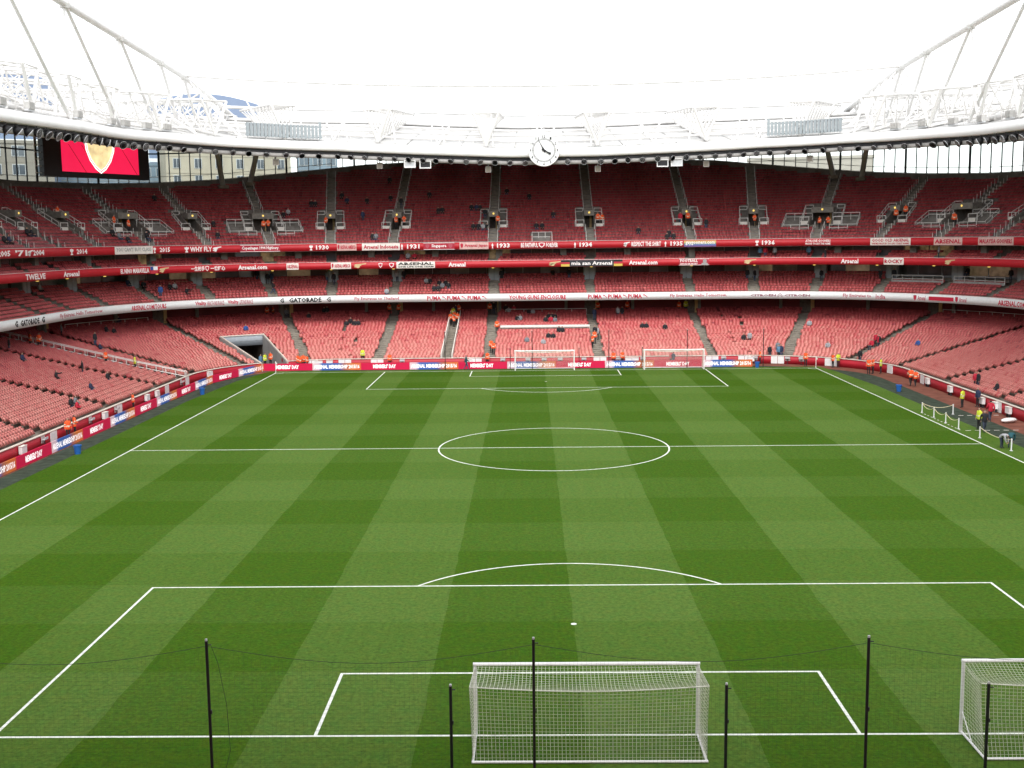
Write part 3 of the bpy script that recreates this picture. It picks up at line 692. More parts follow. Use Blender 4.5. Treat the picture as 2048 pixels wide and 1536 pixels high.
def floors(d0, z0, p, r, n): return [(d0+p*i, z0+r*i) for i in range(n)]
LOW = floors(1.0, .5, .8, .19, 26); CLUB = floors(14.5, 7.95, .8, .33, 9); BOX = floors(16.2, 12.9, .8, .35, 3); UPR = floors(15.9, 15.7, .8, .42, 33)

lower = empty('lower_tier', P(0, 0), label='lowest and largest seating tier, pale red seats rising from the pitch side wall', category='seating tier')
club = empty('club_tier', P(0, 14), label='club seating tier of red seats above the white sponsor band', category='seating tier')
boxes = empty('box_tier', P(0, 15), label='narrow box level tier of red seats between the two red banner bands', category='seating tier')
upper = empty('upper_tier', P(0, 15.5), label='steep dark red upper seating tier under the roof with railed stair openings', category='seating tier')
for e_ in (lower, club, boxes, upper): e_.location = (0, 0, 0)

TUN = (-47.0, -40.4)
tun_drop = lambda u, d: (u > TUN[0]) & (u < TUN[1]) & (d > .2) & (d < 11.45)
def vom_rect(a, kind):
    w = .85 if kind == 'small' else 1.7
    return a+0, du(a, -w, 22), du(a, w, 22), 20.3, 24.7
VR = [vom_rect(a, k) for a, k in VOM]
def vdrop(u, d):
    m = np.zeros(u.shape, bool)
    for (_, a, bb, d0, d1) in VR: m |= (u > a) & (u < bb) & (d > d0) & (d < d1)
    return m
def stepped(fl, front, p, back):
    L = [front]
    for i, (d, z) in enumerate(fl): L += [(d, z), (d+p, z)]
    return L+back
sweep('terrace', stepped([(d, z) for d, z in LOW], (.16, .5), .8, [(21.8, 7.6)]), usample(-UE, UE, TUN), [CONC], lower, drop=tun_drop)
sweep('terrace', stepped(CLUB, (14.2, 7.95), .8, []), usample(-UE, UE), [CONC], club)
sweep('soffit', [(14.2, 7.7), (22.6, 7.7)], usample(-UE, UE), [CONCD], club)
sweep('back_wall', [(21.75, 5.25), (21.75, 7.7)], usample(-UE, UE), [mat('maroon_wall', (.16, .02, .025), .6, .3, .2, .5)], lower)
sweep('terrace', stepped(BOX, (15.2, 12.9), .8, []), usample(-UE, UE), [CONC], boxes)
sweep('soffit', [(15.2, 12.45), (26.2, 12.45)], usample(-UE, UE), [CONCD], boxes)
def uprof(u):
    zr = rimz(u); dr = rim(u)-.4; L = [(15.75, 15.7)]
    for d, z in UPR:
        if d < dr-.5: L += [(d, z), (min(d+.8, dr), z)]; zl = z
        else: L += [(dr, zl), (dr, zl)]
    return L+[(dr, zr), (dr+.3, zr), (dr+.3, zr-3)]
us_up = usample(-UE, UE, [x for v in VR for x in v[1:3]])
sweep('terrace', uprof, us_up, [CONCD], upper, drop=vdrop)
sweep('soffit', [(15.75, 15.0), (26.2, 15.0)], usample(-UE, UE), [CONCD], upper)
# fascia bands
sweep('fascia', [(14.0, 7.7), (14.0, 8.7), (14.2, 8.7), (14.2, 7.7)], usample(-UE, UE), [WHITEF], club, closed=True)
sweep('fascia', [(15.0, 12.45), (15.0, 13.4), (15.2, 13.4), (15.2, 12.45)], usample(-UE, UE), [REDF], boxes, closed=True)
sweep('fascia', [(15.5, 15.05), (15.5, 16.05), (15.75, 16.05), (15.75, 15.05)], usample(-UE, UE), [REDF], upper, closed=True)
for par, d, z in ((club, 14.05, 8.75), (boxes, 15.05, 13.45), (upper, 15.55, 16.1)):
    sweep('capping_rail', [(d, z-.045), (d, z), (d+.1, z), (d+.1, z-.045)], usample(-UE, UE), [RAIL], par, closed=True)

# near end of the ground, unseen behind the photographer, added for its shade
m = MB(); RIMM = mat('near_stand_red', (.20, .03, .035), .7, .3, .2)
m.add([(-75, -6, 0), (75, -6, 0), (75, -27.5, 5.2), (-75, -27.5, 5.2), (75, -27.6, 11), (-75, -27.6, 11), (75, -39.5, 13.8), (-75, -39.5, 13.8), (75, -40, 30), (-75, -40, 30)], [(0, 1, 2, 3), (3, 2, 4, 5), (5, 4, 6, 7), (7, 6, 8, 9)])
m.obj('near_stand', RIMM, None, kind='structure')
m = MB(); m.add([(-80, -24, 30.4), (80, -24, 30.4), (80, -52, 35), (-80, -52, 35), (-80, -24, 31.4), (80, -24, 31.4), (80, -52, 36), (-80, -52, 36)], MB.BF)
m.obj('near_roof', mat('near_roof_grey', (.45, .45, .44), .6), None, kind='structure')  # out of view; edge set back to soften its shade on the pitch
# ------------------------------------------------------------------ seats
def seat_template(full=True, tall=True):
    def panel(zs, ws, ys, th):
        V = []; Q = []
        for z, wd, y in zip(zs, ws, ys): V += [(-wd, y, z), (wd, y, z), (wd, y+th, z), (-wd, y+th, z)]
        n = len(zs)
        for i in range(n-1):
            o = 4*i
            for k in range(4):
                if k == 2 and not full: continue
                Q.append((o+k, o+(k+1) % 4, o+4+(k+1) % 4, o+4+k))
        Q.append((4*n-4, 4*n-3, 4*n-2, 4*n-1))
        if full: Q.append((3, 2, 1, 0))
        return V, Q
    if tall:
        V, Q = panel((.42, .78, .86), (.238, .238, .22), (.54, .66, .69), .07)
        V2, Q2 = panel((.38, .66, .72), (.23, .23, .21), (.34, .50, .53), .09)
    else:                       # steeper tiers: a dark gap shows under each row
        V, Q = panel((.48, .74, .79), (.236, .236, .21), (.56, .64, .66), .06)
        V2, Q2 = panel((.47, .62, .67), (.228, .228, .20), (.42, .50, .52), .08)
    V = np.array(V+V2); Q = np.array(Q+[tuple(i+12 for i in q) for q in Q2])
    return V, Q
def sections(row_d, aisles, blocks, hw=.62):
    """arrays of u for one row: seats half a metre apart between the aisles; blocks: (ulo, uhi) left empty"""
    edges = [-UE]+list(aisles)+[UE]; out = []
    for a, bb in zip(edges[:-1], edges[1:]):
        s0, s1 = float(arc(a, row_d))+hw, float(arc(bb, row_d))-hw; n = int((s1-s0)/.5)
        if n < 1: continue
        st = s0+((s1-s0)-n*.5)/2+.25+float(rng.choice((-.12, 0, .12)))
        out.append(arcinv(st+.5*np.arange(n), row_d))
    u = np.concatenate(out)
    for lo, hi in blocks: u = u[(u < lo) | (u > hi)]
    return u
def rows(fl, aisles, blocks_of, dmax=None):
    us_, ds_, zs_ = [], [], []
    for i, (d, z) in enumerate(fl):
        u = sections(d+.5, aisles, blocks_of(i, d))
        if dmax is not None: u = u[np.array([d+1.0 < dmax(q) for q in u])]
        us_.append(u); ds_.append(np.full(len(u), d)); zs_.append(np.full(len(u), z))
    return np.concatenate(us_), np.concatenate(ds_), np.concatenate(zs_)
def seat_mesh(name, u, d, z, full, fade_glare, tall=True):
    T, Q = seat_template(full, tall); x, y = ringxy(u, d); a = np.array([nang(q) for q in u]); n = len(u)
    jit = rng.normal(0, .012, n)
    ca, sa = np.cos(a), np.sin(a)
    ty = T[None, :, 1]+jit[:, None]; tx = T[None, :, 0]
    V = np.stack([x[:, None]+ca[:, None]*tx-sa[:, None]*ty, y[:, None]+sa[:, None]*tx+ca[:, None]*ty, z[:, None]+T[None, :, 2]], -1).reshape(-1, 3)
    F = (Q[None]+(np.arange(n)*len(T))[:, None, None]).reshape(-1, 4)
    me = mesh_np(name, V, F, [SEAT])
    ag = me.attributes.new('fade_glare', 'FLOAT', 'POINT'); ag.data.foreach_set('value', np.repeat(np.clip(fade_glare(d)+rng.normal(0, .07, n)-.3*(rng.random(n) > .975), 0, 1).astype(np.float32), len(T)))
    return me
# lower tier: the 300 seats that show largest are objects
lu, ld, lz = rows(LOW, LOW_AISLE, lambda i, d: ([(TUN[0]-.6, TUN[1]+.6)] if d < 11.6 else []) + ([(-6.4, 6.7)] if 15 <= i <= 15 else []) + ([(-5.5, 6.8)] if i >= 25 else []) + [(q-.1, q+.1) for q in (-28.3, -26.1, 26.1, 28.3)])
x, y = ringxy(lu, ld); Mw = np.array(cam.matrix_world.inverted()); Xc = np.stack([x, y, lz+.6, np.ones(len(x))], 1) @ Mw.T
fpx = 2255.38; px = 1024+fpx*Xc[:, 0]/-Xc[:, 2]; py = 768-fpx*Xc[:, 1]/-Xc[:, 2]
inview = (Xc[:, 2] < 0) & (px > 0) & (px < 2048) & (py > 0) & (py < 1536)
dist = np.where(inview, np.linalg.norm(Xc[:, :3], axis=1), 1e9)
near = np.argsort(dist)[:300]; rest = np.ones(len(lu), bool); rest[near] = False
put('seats', seat_mesh('seats', lu[rest], ld[rest], lz[rest], True, FADE_GLARE_LOW), lower, kind='stuff')
T, Q = seat_template(True); sm = []
for k in range(3):
    me = mesh_np('seat', T, Q, [SEAT]); ag = me.attributes.new('fade_glare', 'FLOAT', 'POINT'); ag.data.foreach_set('value', np.full(len(T), .74+.07*k, np.float32)); sm.append(me)
for q in near:
    put('seat', sm[random.randrange(3)], lower, P(lu[q], ld[q], lz[q]), nang(lu[q]))
cu_, cd_, cz_ = rows(CLUB, AISLE, lambda i, d: ([(46.6, 53.2), (54.2, 61.3)] if i >= 6 else []))
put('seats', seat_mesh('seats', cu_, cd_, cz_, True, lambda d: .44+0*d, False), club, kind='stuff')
bu_, bd_, bz_ = rows(BOX, AISLE, lambda i, d: [])
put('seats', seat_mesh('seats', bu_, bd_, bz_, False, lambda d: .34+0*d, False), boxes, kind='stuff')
PLAT = (-1.4, 1.45)
def ublocks(i, d):
    L = []
    for (a, k) in VOM:
        if 19.6 < d < 24.8: L.append((du(a, -1.75, d), du(a, 1.75, d)) if k == 'small' else (du(a, -2.5, d), du(a, 2.5, d)))
        if k == 'big' and 18.8 < d < 21.6: L.append((du(a, -5.4, d), du(a, 5.4, d)))
    if d < 17.8: L.append(PLAT)
    return L
uu, ud, uz = rows(UPR, AISLE, ublocks, rim)
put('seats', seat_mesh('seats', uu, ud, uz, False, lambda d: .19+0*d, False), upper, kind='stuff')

# stair steps in the aisles
def stairs(par, aisles, fl, r, w, lim=None, skip=None):
    for a in aisles:
        mb = MB(); last = fl[-1][0]
        for i, (d, z) in enumerate(fl[:-1]):
            if lim is not None and d+1.2 > lim(a): break
            if skip is not None and skip(a, d):
                if mb.n: mb.obj('stairway', CONC, par); mb = MB()
                continue
            lbox(mb, a, d+.42, z, w, .378, r/2)
        if mb.n: mb.obj('stairway', CONC, par)
stairs(lower, LOW_AISLE, LOW, .19, 1.15)
stairs(club, AISLE, CLUB, .33, 1.15)
stairs(upper, AISLE, UPR, .42, 1.15, rim, lambda a, d: abs(a) < 105 and 19.4 < d < 24.8)
# ------------------------------------------------------------------ perimeter wall
wall = empty('perimeter_wall', label='low red perimeter wall with pale coping between the track and the lower seats', category='wall')
for lo, hi in ((-UE, TUN[0]), (TUN[1], UE)):
    sweep('wall_panel', [(0, 0), (0, 1.04), (.16, 1.04), (.16, 0)], usample(lo, hi), [REDW], wall, closed=True)
    sweep('coping', [(-.05, 1.043), (-.05, 1.13), (.21, 1.13), (.21, 1.043)], usample(lo, hi), [CREAM], wall, closed=True)
    for q in (lo, hi):
        mb = MB(); lbox(mb, q, -.055, 0, .06, .27, 1.14); mb.obj('end_post', CREAM, wall)
def gate(u, w=1.7):
    g = MB()
    for k in (-1, 1): lbox(g, u, -.07, .06, w/2-.05, .05, .95, wo=k*w/4)
    return g.obj('gate', WHITE, wall)
for u in (-34.7, -26.7, -21.9, -9.0, 7.3, 21.9, 26.7, 34.5, 47.4): gate(u)
for u in (-111.0, -95.7, -81.3, -73.9): gate(u, 1.3)
for u in (78.4, 65.2, 99.0): gate(u, 1.2)
# white lidded cases and grey press seats hung on the wall
def press_seat(u, kind, lab, grp):
    e = empty(kind, P(u, -.08, .35), nang(u), lab, kind.replace('_', ' '), grp)
    if kind == 'press_seat':
        m = MB(); m.box((-.3, -.34, .42), (.3, -.30, .60)); m.box((-.3, -.30, .37), (.3, .0, .42)); m.obj('seat_pad', SILVER, e)
        m = MB(); m.box((-.32, -.04, .1), (.32, 0, .66)); m.obj('backrest', mat('press_grey', (.48, .40, .39), .6), e)
        m = MB(); m.tube([(0, -.15, .37), (0, -.15, -.33)], .035); m.tube([(-.2, -.15, -.33), (.2, -.15, -.33)], .03); m.obj('stand', DARK, e)
    else:
        m = MB(); m.box((-.42, -.3, .0), (.42, -.01, .56)); m.obj('case_body', WHITE, e)
        m = MB(); m.box((-.45, -.33, .563), (.45, .0, .62)); m.obj('case_lid', CLOTHW, e)
        m = MB(); m.box((-.3, -.24, -.35), (-.22, -.06, -.002)); m.box((.22, -.24, -.35), (.3, -.06, -.002)); m.obj('case_legs', DARK, e)
ORD = ['first', 'second', 'third', 'fourth', 'fifth', 'sixth', 'seventh', 'eighth', 'ninth', 'tenth', 'eleventh', 'twelfth', 'thirteenth', 'fourteenth', 'fifteenth', 'sixteenth', 'seventeenth', 'eighteenth', 'nineteenth', 'twentieth']
def ordinal(i):
    if i < 20: return ORD[i]
    tens = {2: 'twenty', 3: 'thirty', 4: 'forty', 5: 'fifty', 6: 'sixty', 7: 'seventy', 8: 'eighty', 9: 'ninety'}
    n = i+1
    return tens[n//10]+('th' if n % 10 == 0 else '-'+ORD[n % 10-1]) if n % 10 else tens[n//10][:-1]+'ieth'
PS = [-5.4, -2.1, 0, 2.1, 5.2, 9.7, 12.9, 23.4, 29.2, -18.6, 36.9, 40.2]
for i, u in enumerate(sorted(PS)): press_seat(u, 'press_seat', f'grey folding press seat against the far red wall, {ordinal(i)} from the left', 'press seats along the far wall')
for i, u in enumerate((-32.9, -30.4, -9.9, 11.0, 11.9, 28.2)): press_seat(u, 'equipment_case', f'white lidded case against the far red wall, {ordinal(i)} from the left', 'white cases along the walls')
for i, u in enumerate((-117.2, -113.2, -103.2, -100.0, -96.9, -88.3, -85.1, -76.4, -63.5)): press_seat(u, 'press_seat' if i in (1, 2, 4, 7) else 'equipment_case', f'{"grey press seat" if i in (1, 2, 4, 7) else "white case"} against the long side wall behind the boards, {ordinal(i)} from the left', 'cases and press seats on the side wall')
for i, u in enumerate((80.6, 87.3, 95.6, 98.6, 101.6)): press_seat(u, 'equipment_case', f'white case against the red wall by the rope posts, {ordinal(i)} going towards the camera', 'cases on the track side wall')

# tunnel through the lower seats at the corner
tm = MB()
def slope_wall(mb, u, off, d0, d1, h0, h1):
    q = []
    for (o_) in (off-.14, off+.14):
        pass
    a = [lpt(u, d0, off-.14, 0, 0), lpt(u, d0, off+.14, 0, 0), lpt(u, d1, off+.14, 0, 0), lpt(u, d1, off-.14, 0, 0)]
    b_ = [v+np.array([0, 0, h]) for v, h in zip(a, (h0, h0, h1, h1))]
    mb.hexa(a+b_)
TW = mat('tunnel_concrete', (.36, .35, .34), .75, .3, .1, .6)
for u_ in TUN:
    m = MB(); slope_wall(m, u_, 0, .17, 11.5, 1.0, 3.75); m.obj('tunnel_wall', TW, lower)
    m = MB(); m.tube([lpt(u_, .1, 0, 0, 1.06), lpt(u_, 11.5, 0, 0, 3.82)], .10); m.obj('tunnel_coping', CREAM, lower)
uc = sum(TUN)/2
sweep('tunnel_lintel', [(11.45, 2.35), (11.45, 3.7), (11.7, 3.7), (11.7, 2.35)], usample(*TUN), [GREYP], lower, closed=True)
sweep('tunnel_coping', [(11.4, 3.703), (11.4, 3.85), (11.75, 3.85), (11.75, 3.703)], usample(*TUN), [CREAM], lower, closed=True)
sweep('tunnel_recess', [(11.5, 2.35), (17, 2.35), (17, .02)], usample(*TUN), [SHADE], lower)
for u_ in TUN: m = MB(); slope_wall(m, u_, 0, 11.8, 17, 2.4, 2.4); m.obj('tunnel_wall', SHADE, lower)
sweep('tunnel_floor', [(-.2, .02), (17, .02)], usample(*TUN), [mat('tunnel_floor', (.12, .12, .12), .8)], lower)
m = MB(); V = [lpt(TUN[1], 2.1, -.16, .28*math.cos(k*math.pi/8), 1.05+.28*math.sin(k*math.pi/8)) for k in range(16)]; m.add(V, [tuple(range(16))]); m.obj('tunnel_sign', REDW, lower)

# ------------------------------------------------------------------ pitch side boards (lit LED strips)
RED_LED = mat('board_crimson', (.52, .008, .055), .5, .3, .04, .6, emit=.12)
LED_W = mat('board_letters', (.85, .80, .80), .5, .3, 0, emit=.30)
BL = bpy.data.materials.new('board_membership'); BL.use_nodes = True
t = BL.node_tree; b = t.nodes['Principled BSDF']; b.inputs['Roughness'].default_value = .5
tc = t.nodes.new('ShaderNodeTexCoord'); sp_ = t.nodes.new('ShaderNodeSeparateXYZ'); t.links.new(tc.outputs['Object'], sp_.inputs[0])
mr = t.nodes.new('ShaderNodeMapRange'); mr.inputs[1].default_value = -3.12; mr.inputs[2].default_value = 3.12; t.links.new(sp_.outputs[0], mr.inputs[0])
cr = t.nodes.new('ShaderNodeValToRGB'); e = cr.color_ramp.elements
e[0].position = 0; e[0].color = (.60, .42, .45, 1); e[1].position = 1; e[1].color = (.55, .10, .03, 1)
for p_, c_ in ((.13, (.55, .40, .46)), (.2, (.03, .10, .34)), (.55, (.04, .09, .30)), (.66, (.30, .10, .08)), (.8, (.50, .14, .03))): q = e.new(p_); q.color = (*c_, 1)
t.links.new(mr.outputs[0], cr.inputs[0]); t.links.new(cr.outputs[0], b.inputs['Base Color'])
t.links.new(cr.outputs[0], b.inputs['Emission Color']); b.inputs['Emission Strength'].default_value = .15
def flat_text(name, body, w, h, m, parent, loc, bold=.02, **kw):
    """upright text facing local -y, centred at loc"""
    V, F = text2d(body, bold); n = len(V)
    A = np.stack([loc[0]+(V[:, 0]-.5)*w, np.full(n, loc[1]), loc[2]+(V[:, 1]-.5)*h], 1)
    return put(name, mesh_np(name, A, F, [m]), parent, **kw)
BW = 6.25
def board(p0, p1, kind, lab):
    p0, p1 = np.array(p0), np.array(p1); c = (p0+p1)/2; a = math.atan2(p1[1]-p0[1], p1[0]-p0[0]); w = np.linalg.norm(p1-p0)
    e = empty('advertising_board', (c[0], c[1], 0), a, lab, 'advertising board', 'lit advertising boards round the pitch')
    m = MB(); m.box((-w/2+.01, 0, .03), (w/2-.01, .12, .93)); m.obj('panel', RED_LED if kind == 'M' else BL, e)
    m = MB()
    for k in (-.4, 0, .4): m.box((w*k-.04, .123, 0), (w*k+.04, .35, .06)); m.box((w*k-.03, .123, .06), (w*k+.03, .16, .8))
    m.obj('stand', DARK, e)
    if kind == 'M': flat_text('lettering', "MEMBERS' DAY", w*.47, .52, LED_W, e, (-.1, -.004, .48), .035)
    else: flat_text('lettering', 'ARSENAL MEMBERSHIP 2015/16', w*.94, .52, LED_W, e, (0, -.004, .48), .03)
yb = 107.15; xs = [-32.9+BW*k-BW/2 for k in range(11)]
for k in range(10):
    board((xs[k], yb-.0040*xs[k]), (xs[k+1], yb-.0040*xs[k+1]), 'M' if k % 2 == 0 else 'A', f'{"crimson" if k % 2 == 0 else "blue and orange"} lit board behind the far goal line, {ordinal(k)} from the tunnel corner')
pth = [np.array(xs[0:1]+[yb+.15])]; cur = pth[0]; ang = math.radians(-128)
for k, dg in enumerate((-106, -104, -92, -91, -91, -90.5, -90.5, -90.3, -90.3, -90, -90, -90)):
    nx = cur+BW*np.array([math.cos(math.radians(dg)), math.sin(math.radians(dg))])
    board(nx, cur, 'A' if k % 2 == 0 else 'M', f'{"blue and orange" if k % 2 == 0 else "crimson"} lit board along the side track, {ordinal(k)} from the tunnel corner')
    cur = nx

# ------------------------------------------------------------------ lettering, emblems and banners on the bands
CANNON = [[(0, .55), (.12, .78), (.95, .95), (1, .80), (.55, .62), (.60, .45), (.18, .38)], [(.30+.17*math.cos(k*math.pi/5), .30+.30*math.sin(k*math.pi/5)) for k in range(10)], [(0, .30), (.2, .42), (.3, .30), (.05, .12)]]
CUP = [[(.2, 0), (.8, 0), (.8, .16), (.62, .22), (.62, .42), (.95, .62), (.9, .92), (.62, .86), (.55, 1), (.45, 1), (.38, .86), (.1, .92), (.05, .62), (.38, .42), (.38, .22), (.2, .16)]]
VASE = [[(.25, 0), (.75, 0), (.6, .25), (.8, .5), (.75, .75), (.55, .85), (.5, 1), (.45, .85), (.25, .75), (.2, .5), (.4, .25)]]
SHIELD = [[(.5, 0), (.9, .35), (1, .9), (.5, 1), (0, .9), (.1, .35)]]
SWOOSH = [[(0, .75), (.25, 1), (.55, .8), (1, .1), (.9, 0), (.55, .55), (.2, .65)]]
CHEV = [[(0, .5), (.5, 1), (1, .5), (1, .35), (.5, .85), (0, .35)], [(0, .15), (.5, .65), (1, .15), (1, 0), (.5, .5), (0, 0)]]
def polys(L):
    V = []; F = []
    for p in L: F.append(tuple(range(len(V), len(V)+len(p)))); V += p
    return np.array(V, float), F
def deco(name, shape, u0, u1, d, z0, z1, m, par, **kw):
    V, F = polys(shape) if isinstance(shape, list) else shape
    return put(name, mesh_np(name, on_ring(V, u0, u1, d, z0, z1), F, [m]), par, **kw)
def sub(V, F, n=1): return V, F
RAINB = bpy.data.materials.new('rainbow_cloth'); RAINB.use_nodes = True
def band_mat(m, stops):
    t = m.node_tree; b = t.nodes['Principled BSDF']; b.inputs['Roughness'].default_value = .8
    tc = t.nodes.new('ShaderNodeTexCoord'); s = t.nodes.new('ShaderNodeSeparateXYZ'); t.links.new(tc.outputs['Generated'], s.inputs[0])
    c = t.nodes.new('ShaderNodeValToRGB'); c.color_ramp.interpolation = 'CONSTANT'; e = c.color_ramp.elements
    e[0].position = 0; e[0].color = (*stops[0][1], 1); e.remove(e[1])
    for p_, q in stops[1:]: x = e.new(p_); x.color = (*q, 1)
    t.links.new(s.outputs[2], c.inputs[0]); t.links.new(c.outputs[0], b.inputs['Base Color'])
band_mat(RAINB, [(0, (.16, .10, .28)), (.2, (.12, .18, .42)), (.38, (.22, .34, .20)), (.55, (.55, .50, .16)), (.72, (.60, .36, .12)), (.88, (.45, .12, .10))])
GERM = bpy.data.materials.new('black_red_gold'); GERM.use_nodes = True
band_mat(GERM, [(0, (.62, .45, .08)), (.36, (.45, .03, .05)), (.68, (.015, .015, .015))])
CHIL = bpy.data.materials.new('white_red_flag'); CHIL.use_nodes = True
band_mat(CHIL, [(0, (.5, .03, .05)), (.5, (.75, .75, .75))])
COL = {'w': TXW, 'k': TXK, 'r': TXR, 'p': TXP, 'n': TXN, 'white': TXW, 'red': TXR, 'grey': TXGR, 'black': TXK}
bands = {'up': (upper, 15.5, 15.05, 16.05), 'box': (boxes, 15.0, 12.45, 13.4), 'wh': (club, 14.0, 7.7, 8.7)}
def banner(u0, u1, d, z0, z1, bg, fg, body, band):
    bgm = {'white': CLOTHW, 'pale': CLOTHP, 'palered': CLOTHP, 'red': mat('red_cloth', (.40, .02, .04), .8), 'rainbow': RAINB, 'german': mat('black_cloth', (.03, .03, .035), .8), 'chile': CHIL}[bg]
    desc = {'white': 'white', 'pale': 'faded pink and white', 'palered': 'red and white striped', 'red': 'red white-edged', 'rainbow': 'rainbow striped', 'german': 'black', 'chile': 'white and red'}[bg]
    word = body.replace('|', ' ').split(); word = ' '.join(word[:4])
    uniq = {('ARSENAL AMERICA', 'up'): ' beside the lettering 1930', ('ARSENAL AMERICA', 'box'): ' with a crest on the lower red band', ('ARSENAL', 'box'): ' in small print on the lower red band', ('ARSENAL', 'up'): ' past GOOD OLD on the upper band'}.get((body, band), ' hung on the red band')
    lab = f'{desc} cloth banner reading {word}{uniq}' if bg != 'chile' else 'small white and red flag with a blue corner hung on the red band'
    c = P((u0+u1)/2, d, z0)
    e = put('banner', None, label=lab, category='banner' if bg != 'chile' else 'flag')
    us_ = usample(u0, u1, [u0+(u1-u0)*k/6 for k in range(1, 6)]); ph = rng.random()*6
    cl = sweep('cloth', lambda u: [(d-.03-.015*math.sin(u*5+ph), z0), (d-.035-.012*math.sin(u*4), (z0+z1)/2), (d-.03, z1), (d+.02, z1+.01)], us_, [bgm], e)
    L = arc(u1, d)-arc(u0, d); dt = d-.06
    if bg == 'chile':
        deco('flag_corner', [[(0, .5), (.4, .5), (.4, 1), (0, 1)]], u0, u1, dt, z0, z1, mat('flag_blue', (.03, .08, .30), .8), e); return
    f0, f1 = .04, .96
    if bg == 'german':
        for q0, q1 in ((0, .14), (.86, 1)):
            sweep('flag', [(dt, z0), (dt, z1)], usample(u0+(u1-u0)*q0, u0+(u1-u0)*q1), [GERM], e)
        f0, f1 = .17, .83
    if body.startswith('Singapore'): f0, f1 = .26, .74; [deco('crest', SHIELD, u0+(u1-u0)*q, u0+(u1-u0)*(q+.14), dt, z0+.15, z1-.15, TXP, e) for q in (.06, .8)]
    if body in ('Arsenal Japan', 'ARSENAL AMERICA'): deco('crest', SHIELD, u0+(u1-u0)*.03, u0+(u1-u0)*.13, dt, z0+.12, z1-.12, TXR, e); f0 = .17
    if bg == 'red':
        h = .06
        for q in (([(0, 0), (1, 0), (1, h), (0, h)],), ([(0, 1-h), (1, 1-h), (1, 1), (0, 1)],)): deco('border', list(q), u0, u1, d-.055, z0, z1, TXW, e)
    if body.startswith('FOOTBALL'):
        f1 = .62
        deco('portrait', [[(.30, 0), (.95, 0), (.85, .35), (.74, .40), (.80, .62), (.78, .85), (.62, .97), (.47, .85), (.45, .6), (.52, .4), (.36, .32)]], u0+(u1-u0)*.62, u1, dt, z0+.02, z1-.05, TXGR, e)
    lines = body.split('|')
    for i, ln in enumerate(lines):
        zz = z1-z0
        if len(lines) == 1: a, bq = z0+.2*zz, z1-.2*zz
        else: a, bq = (z0+.48*zz, z1-.08*zz) if i == 0 else (z0+.10*zz, z0+.36*zz)
        if body == "YOU CAN'T BUY CLASS": a, bq = z0+.35*zz, z1-.1*zz
        deco('lettering', text2d(ln, .03), u0+(u1-u0)*f0, u0+(u1-u0)*f1, dt, a, bq, COL.get(fg, TXR), e)
def signs(tbl, band):
    par, d, z0, z1 = bands[band]; h = z1-z0; dt = d-.012
    for (u0, u1, s) in tbl:
        k, _, body = s.partition(' ')
        if k == 'B':
            bg, fg, body = body.split(' ', 2); banner(u0, u1, d, z0+.03, z1-.02, bg, fg, body, band)
        elif k in ('cannon', 'gcannon'): deco('cannon_emblem', CANNON, u0, u1, dt, z0+.12*h, z1-.12*h, TXG if k == 'gcannon' else TXW, par)
        elif k == 'cup': deco('trophy_emblem', CUP, u0, u1, dt, z0+.1*h, z1-.12*h, TXW, par)
        elif k == 'vase': deco('trophy_emblem', VASE, u0, u1, dt, z0+.1*h, z1-.08*h, TXW, par)
        elif k == 'shield':
            deco('crest_emblem', SHIELD, u0, u1, dt, z0+.12*h, z1-.12*h, TXP if band == 'wh' else TXW, par)
            V = [(.5+(x-.5)*.66, .52+(y-.5)*.66) for x, y in SHIELD[0]]; deco('crest_emblem', [V], u0, u1, dt-.01, z0+.12*h, z1-.12*h, TXR, par)
        elif k == 'swoosh': deco('logo', SWOOSH, u0, u1, dt, z0+.3*h, z1-.2*h, TXR, par)
        elif k == 'chevron': deco('logo', CHEV, u0, u1, dt, z0+.2*h, z1-.2*h, TXN, par)
        elif k == 'redbox':
            deco('logo_box', [[(0, 0), (1, 0), (1, 1), (0, 1)]], u0, u1, dt, z0+.25*h, z1-.25*h, TXR, par); deco('lettering', text2d(body), u0+(u1-u0)*.05, u1-(u1-u0)*.05, dt-.01, z0+.36*h, z1-.36*h, TXW, par)
        elif k == 'w2':
            for i, ln in enumerate(body.split('|')): deco('lettering', text2d(ln, .03), u0, u1, dt, z0+(.52 if i == 0 else .14)*h, z0+(.88 if i == 0 else .44)*h, TXW, par)
        else:
            g = {'p': (.2, .2), 'n': (.32, .30), 'k': (.16, .16), 'r': (.17, .17)}.get(k, (.17, .15))
            bold = {'p': .025, 'n': .04, 'k': .045, 'r': .035, 'w': .035}[k]
            deco('lettering', text2d(body, bold), u0, u1, dt, z0+g[0]*h, z1-g[1]*h, COL[k], par)
signs(SIGN_UP, 'up'); signs(SIGN_BOX, 'box'); signs(SIGN_WHITE, 'wh')

# ------------------------------------------------------------------ backs of the tiers
for a in LOW_AISLE:                       # stair openings at the top of the lower tier
    if abs(a) > 100 or a in (-12.8, -72.8): continue
    m = MB(); lbox(m, a, 21.65, 5.3, 1.9, .09, 2.25); dr = m.obj('doorway', SHADE, lower)
    m = MB(); lbox(m, a, 21.55, 5.3, .5, .09, 2.2, wo=.9); m.obj('door_panel', WARM, dr)
for k in range(-9, 10):
    m = MB(); lbox(m, k*9.9+3.6, 21.45, 5.25, .45, .28, 2.43); m.obj('pillar', CONCD, lower)
GLASSD = mat('tinted_glass', (.09, .095, .10), .12, .6, .3, .5)
pv = list(np.arange(-100, 100.1, 2.7)); warm = [GLASSD, GLASSD, mat('lit_glass', (.30, .21, .12), .15, .6, .6, .6, emit=.08), mat('grey_glass', (.26, .27, .28), .12, .6, .4, .5)]
gf = mat('glazing_frame', (.32, .34, .36), .5)
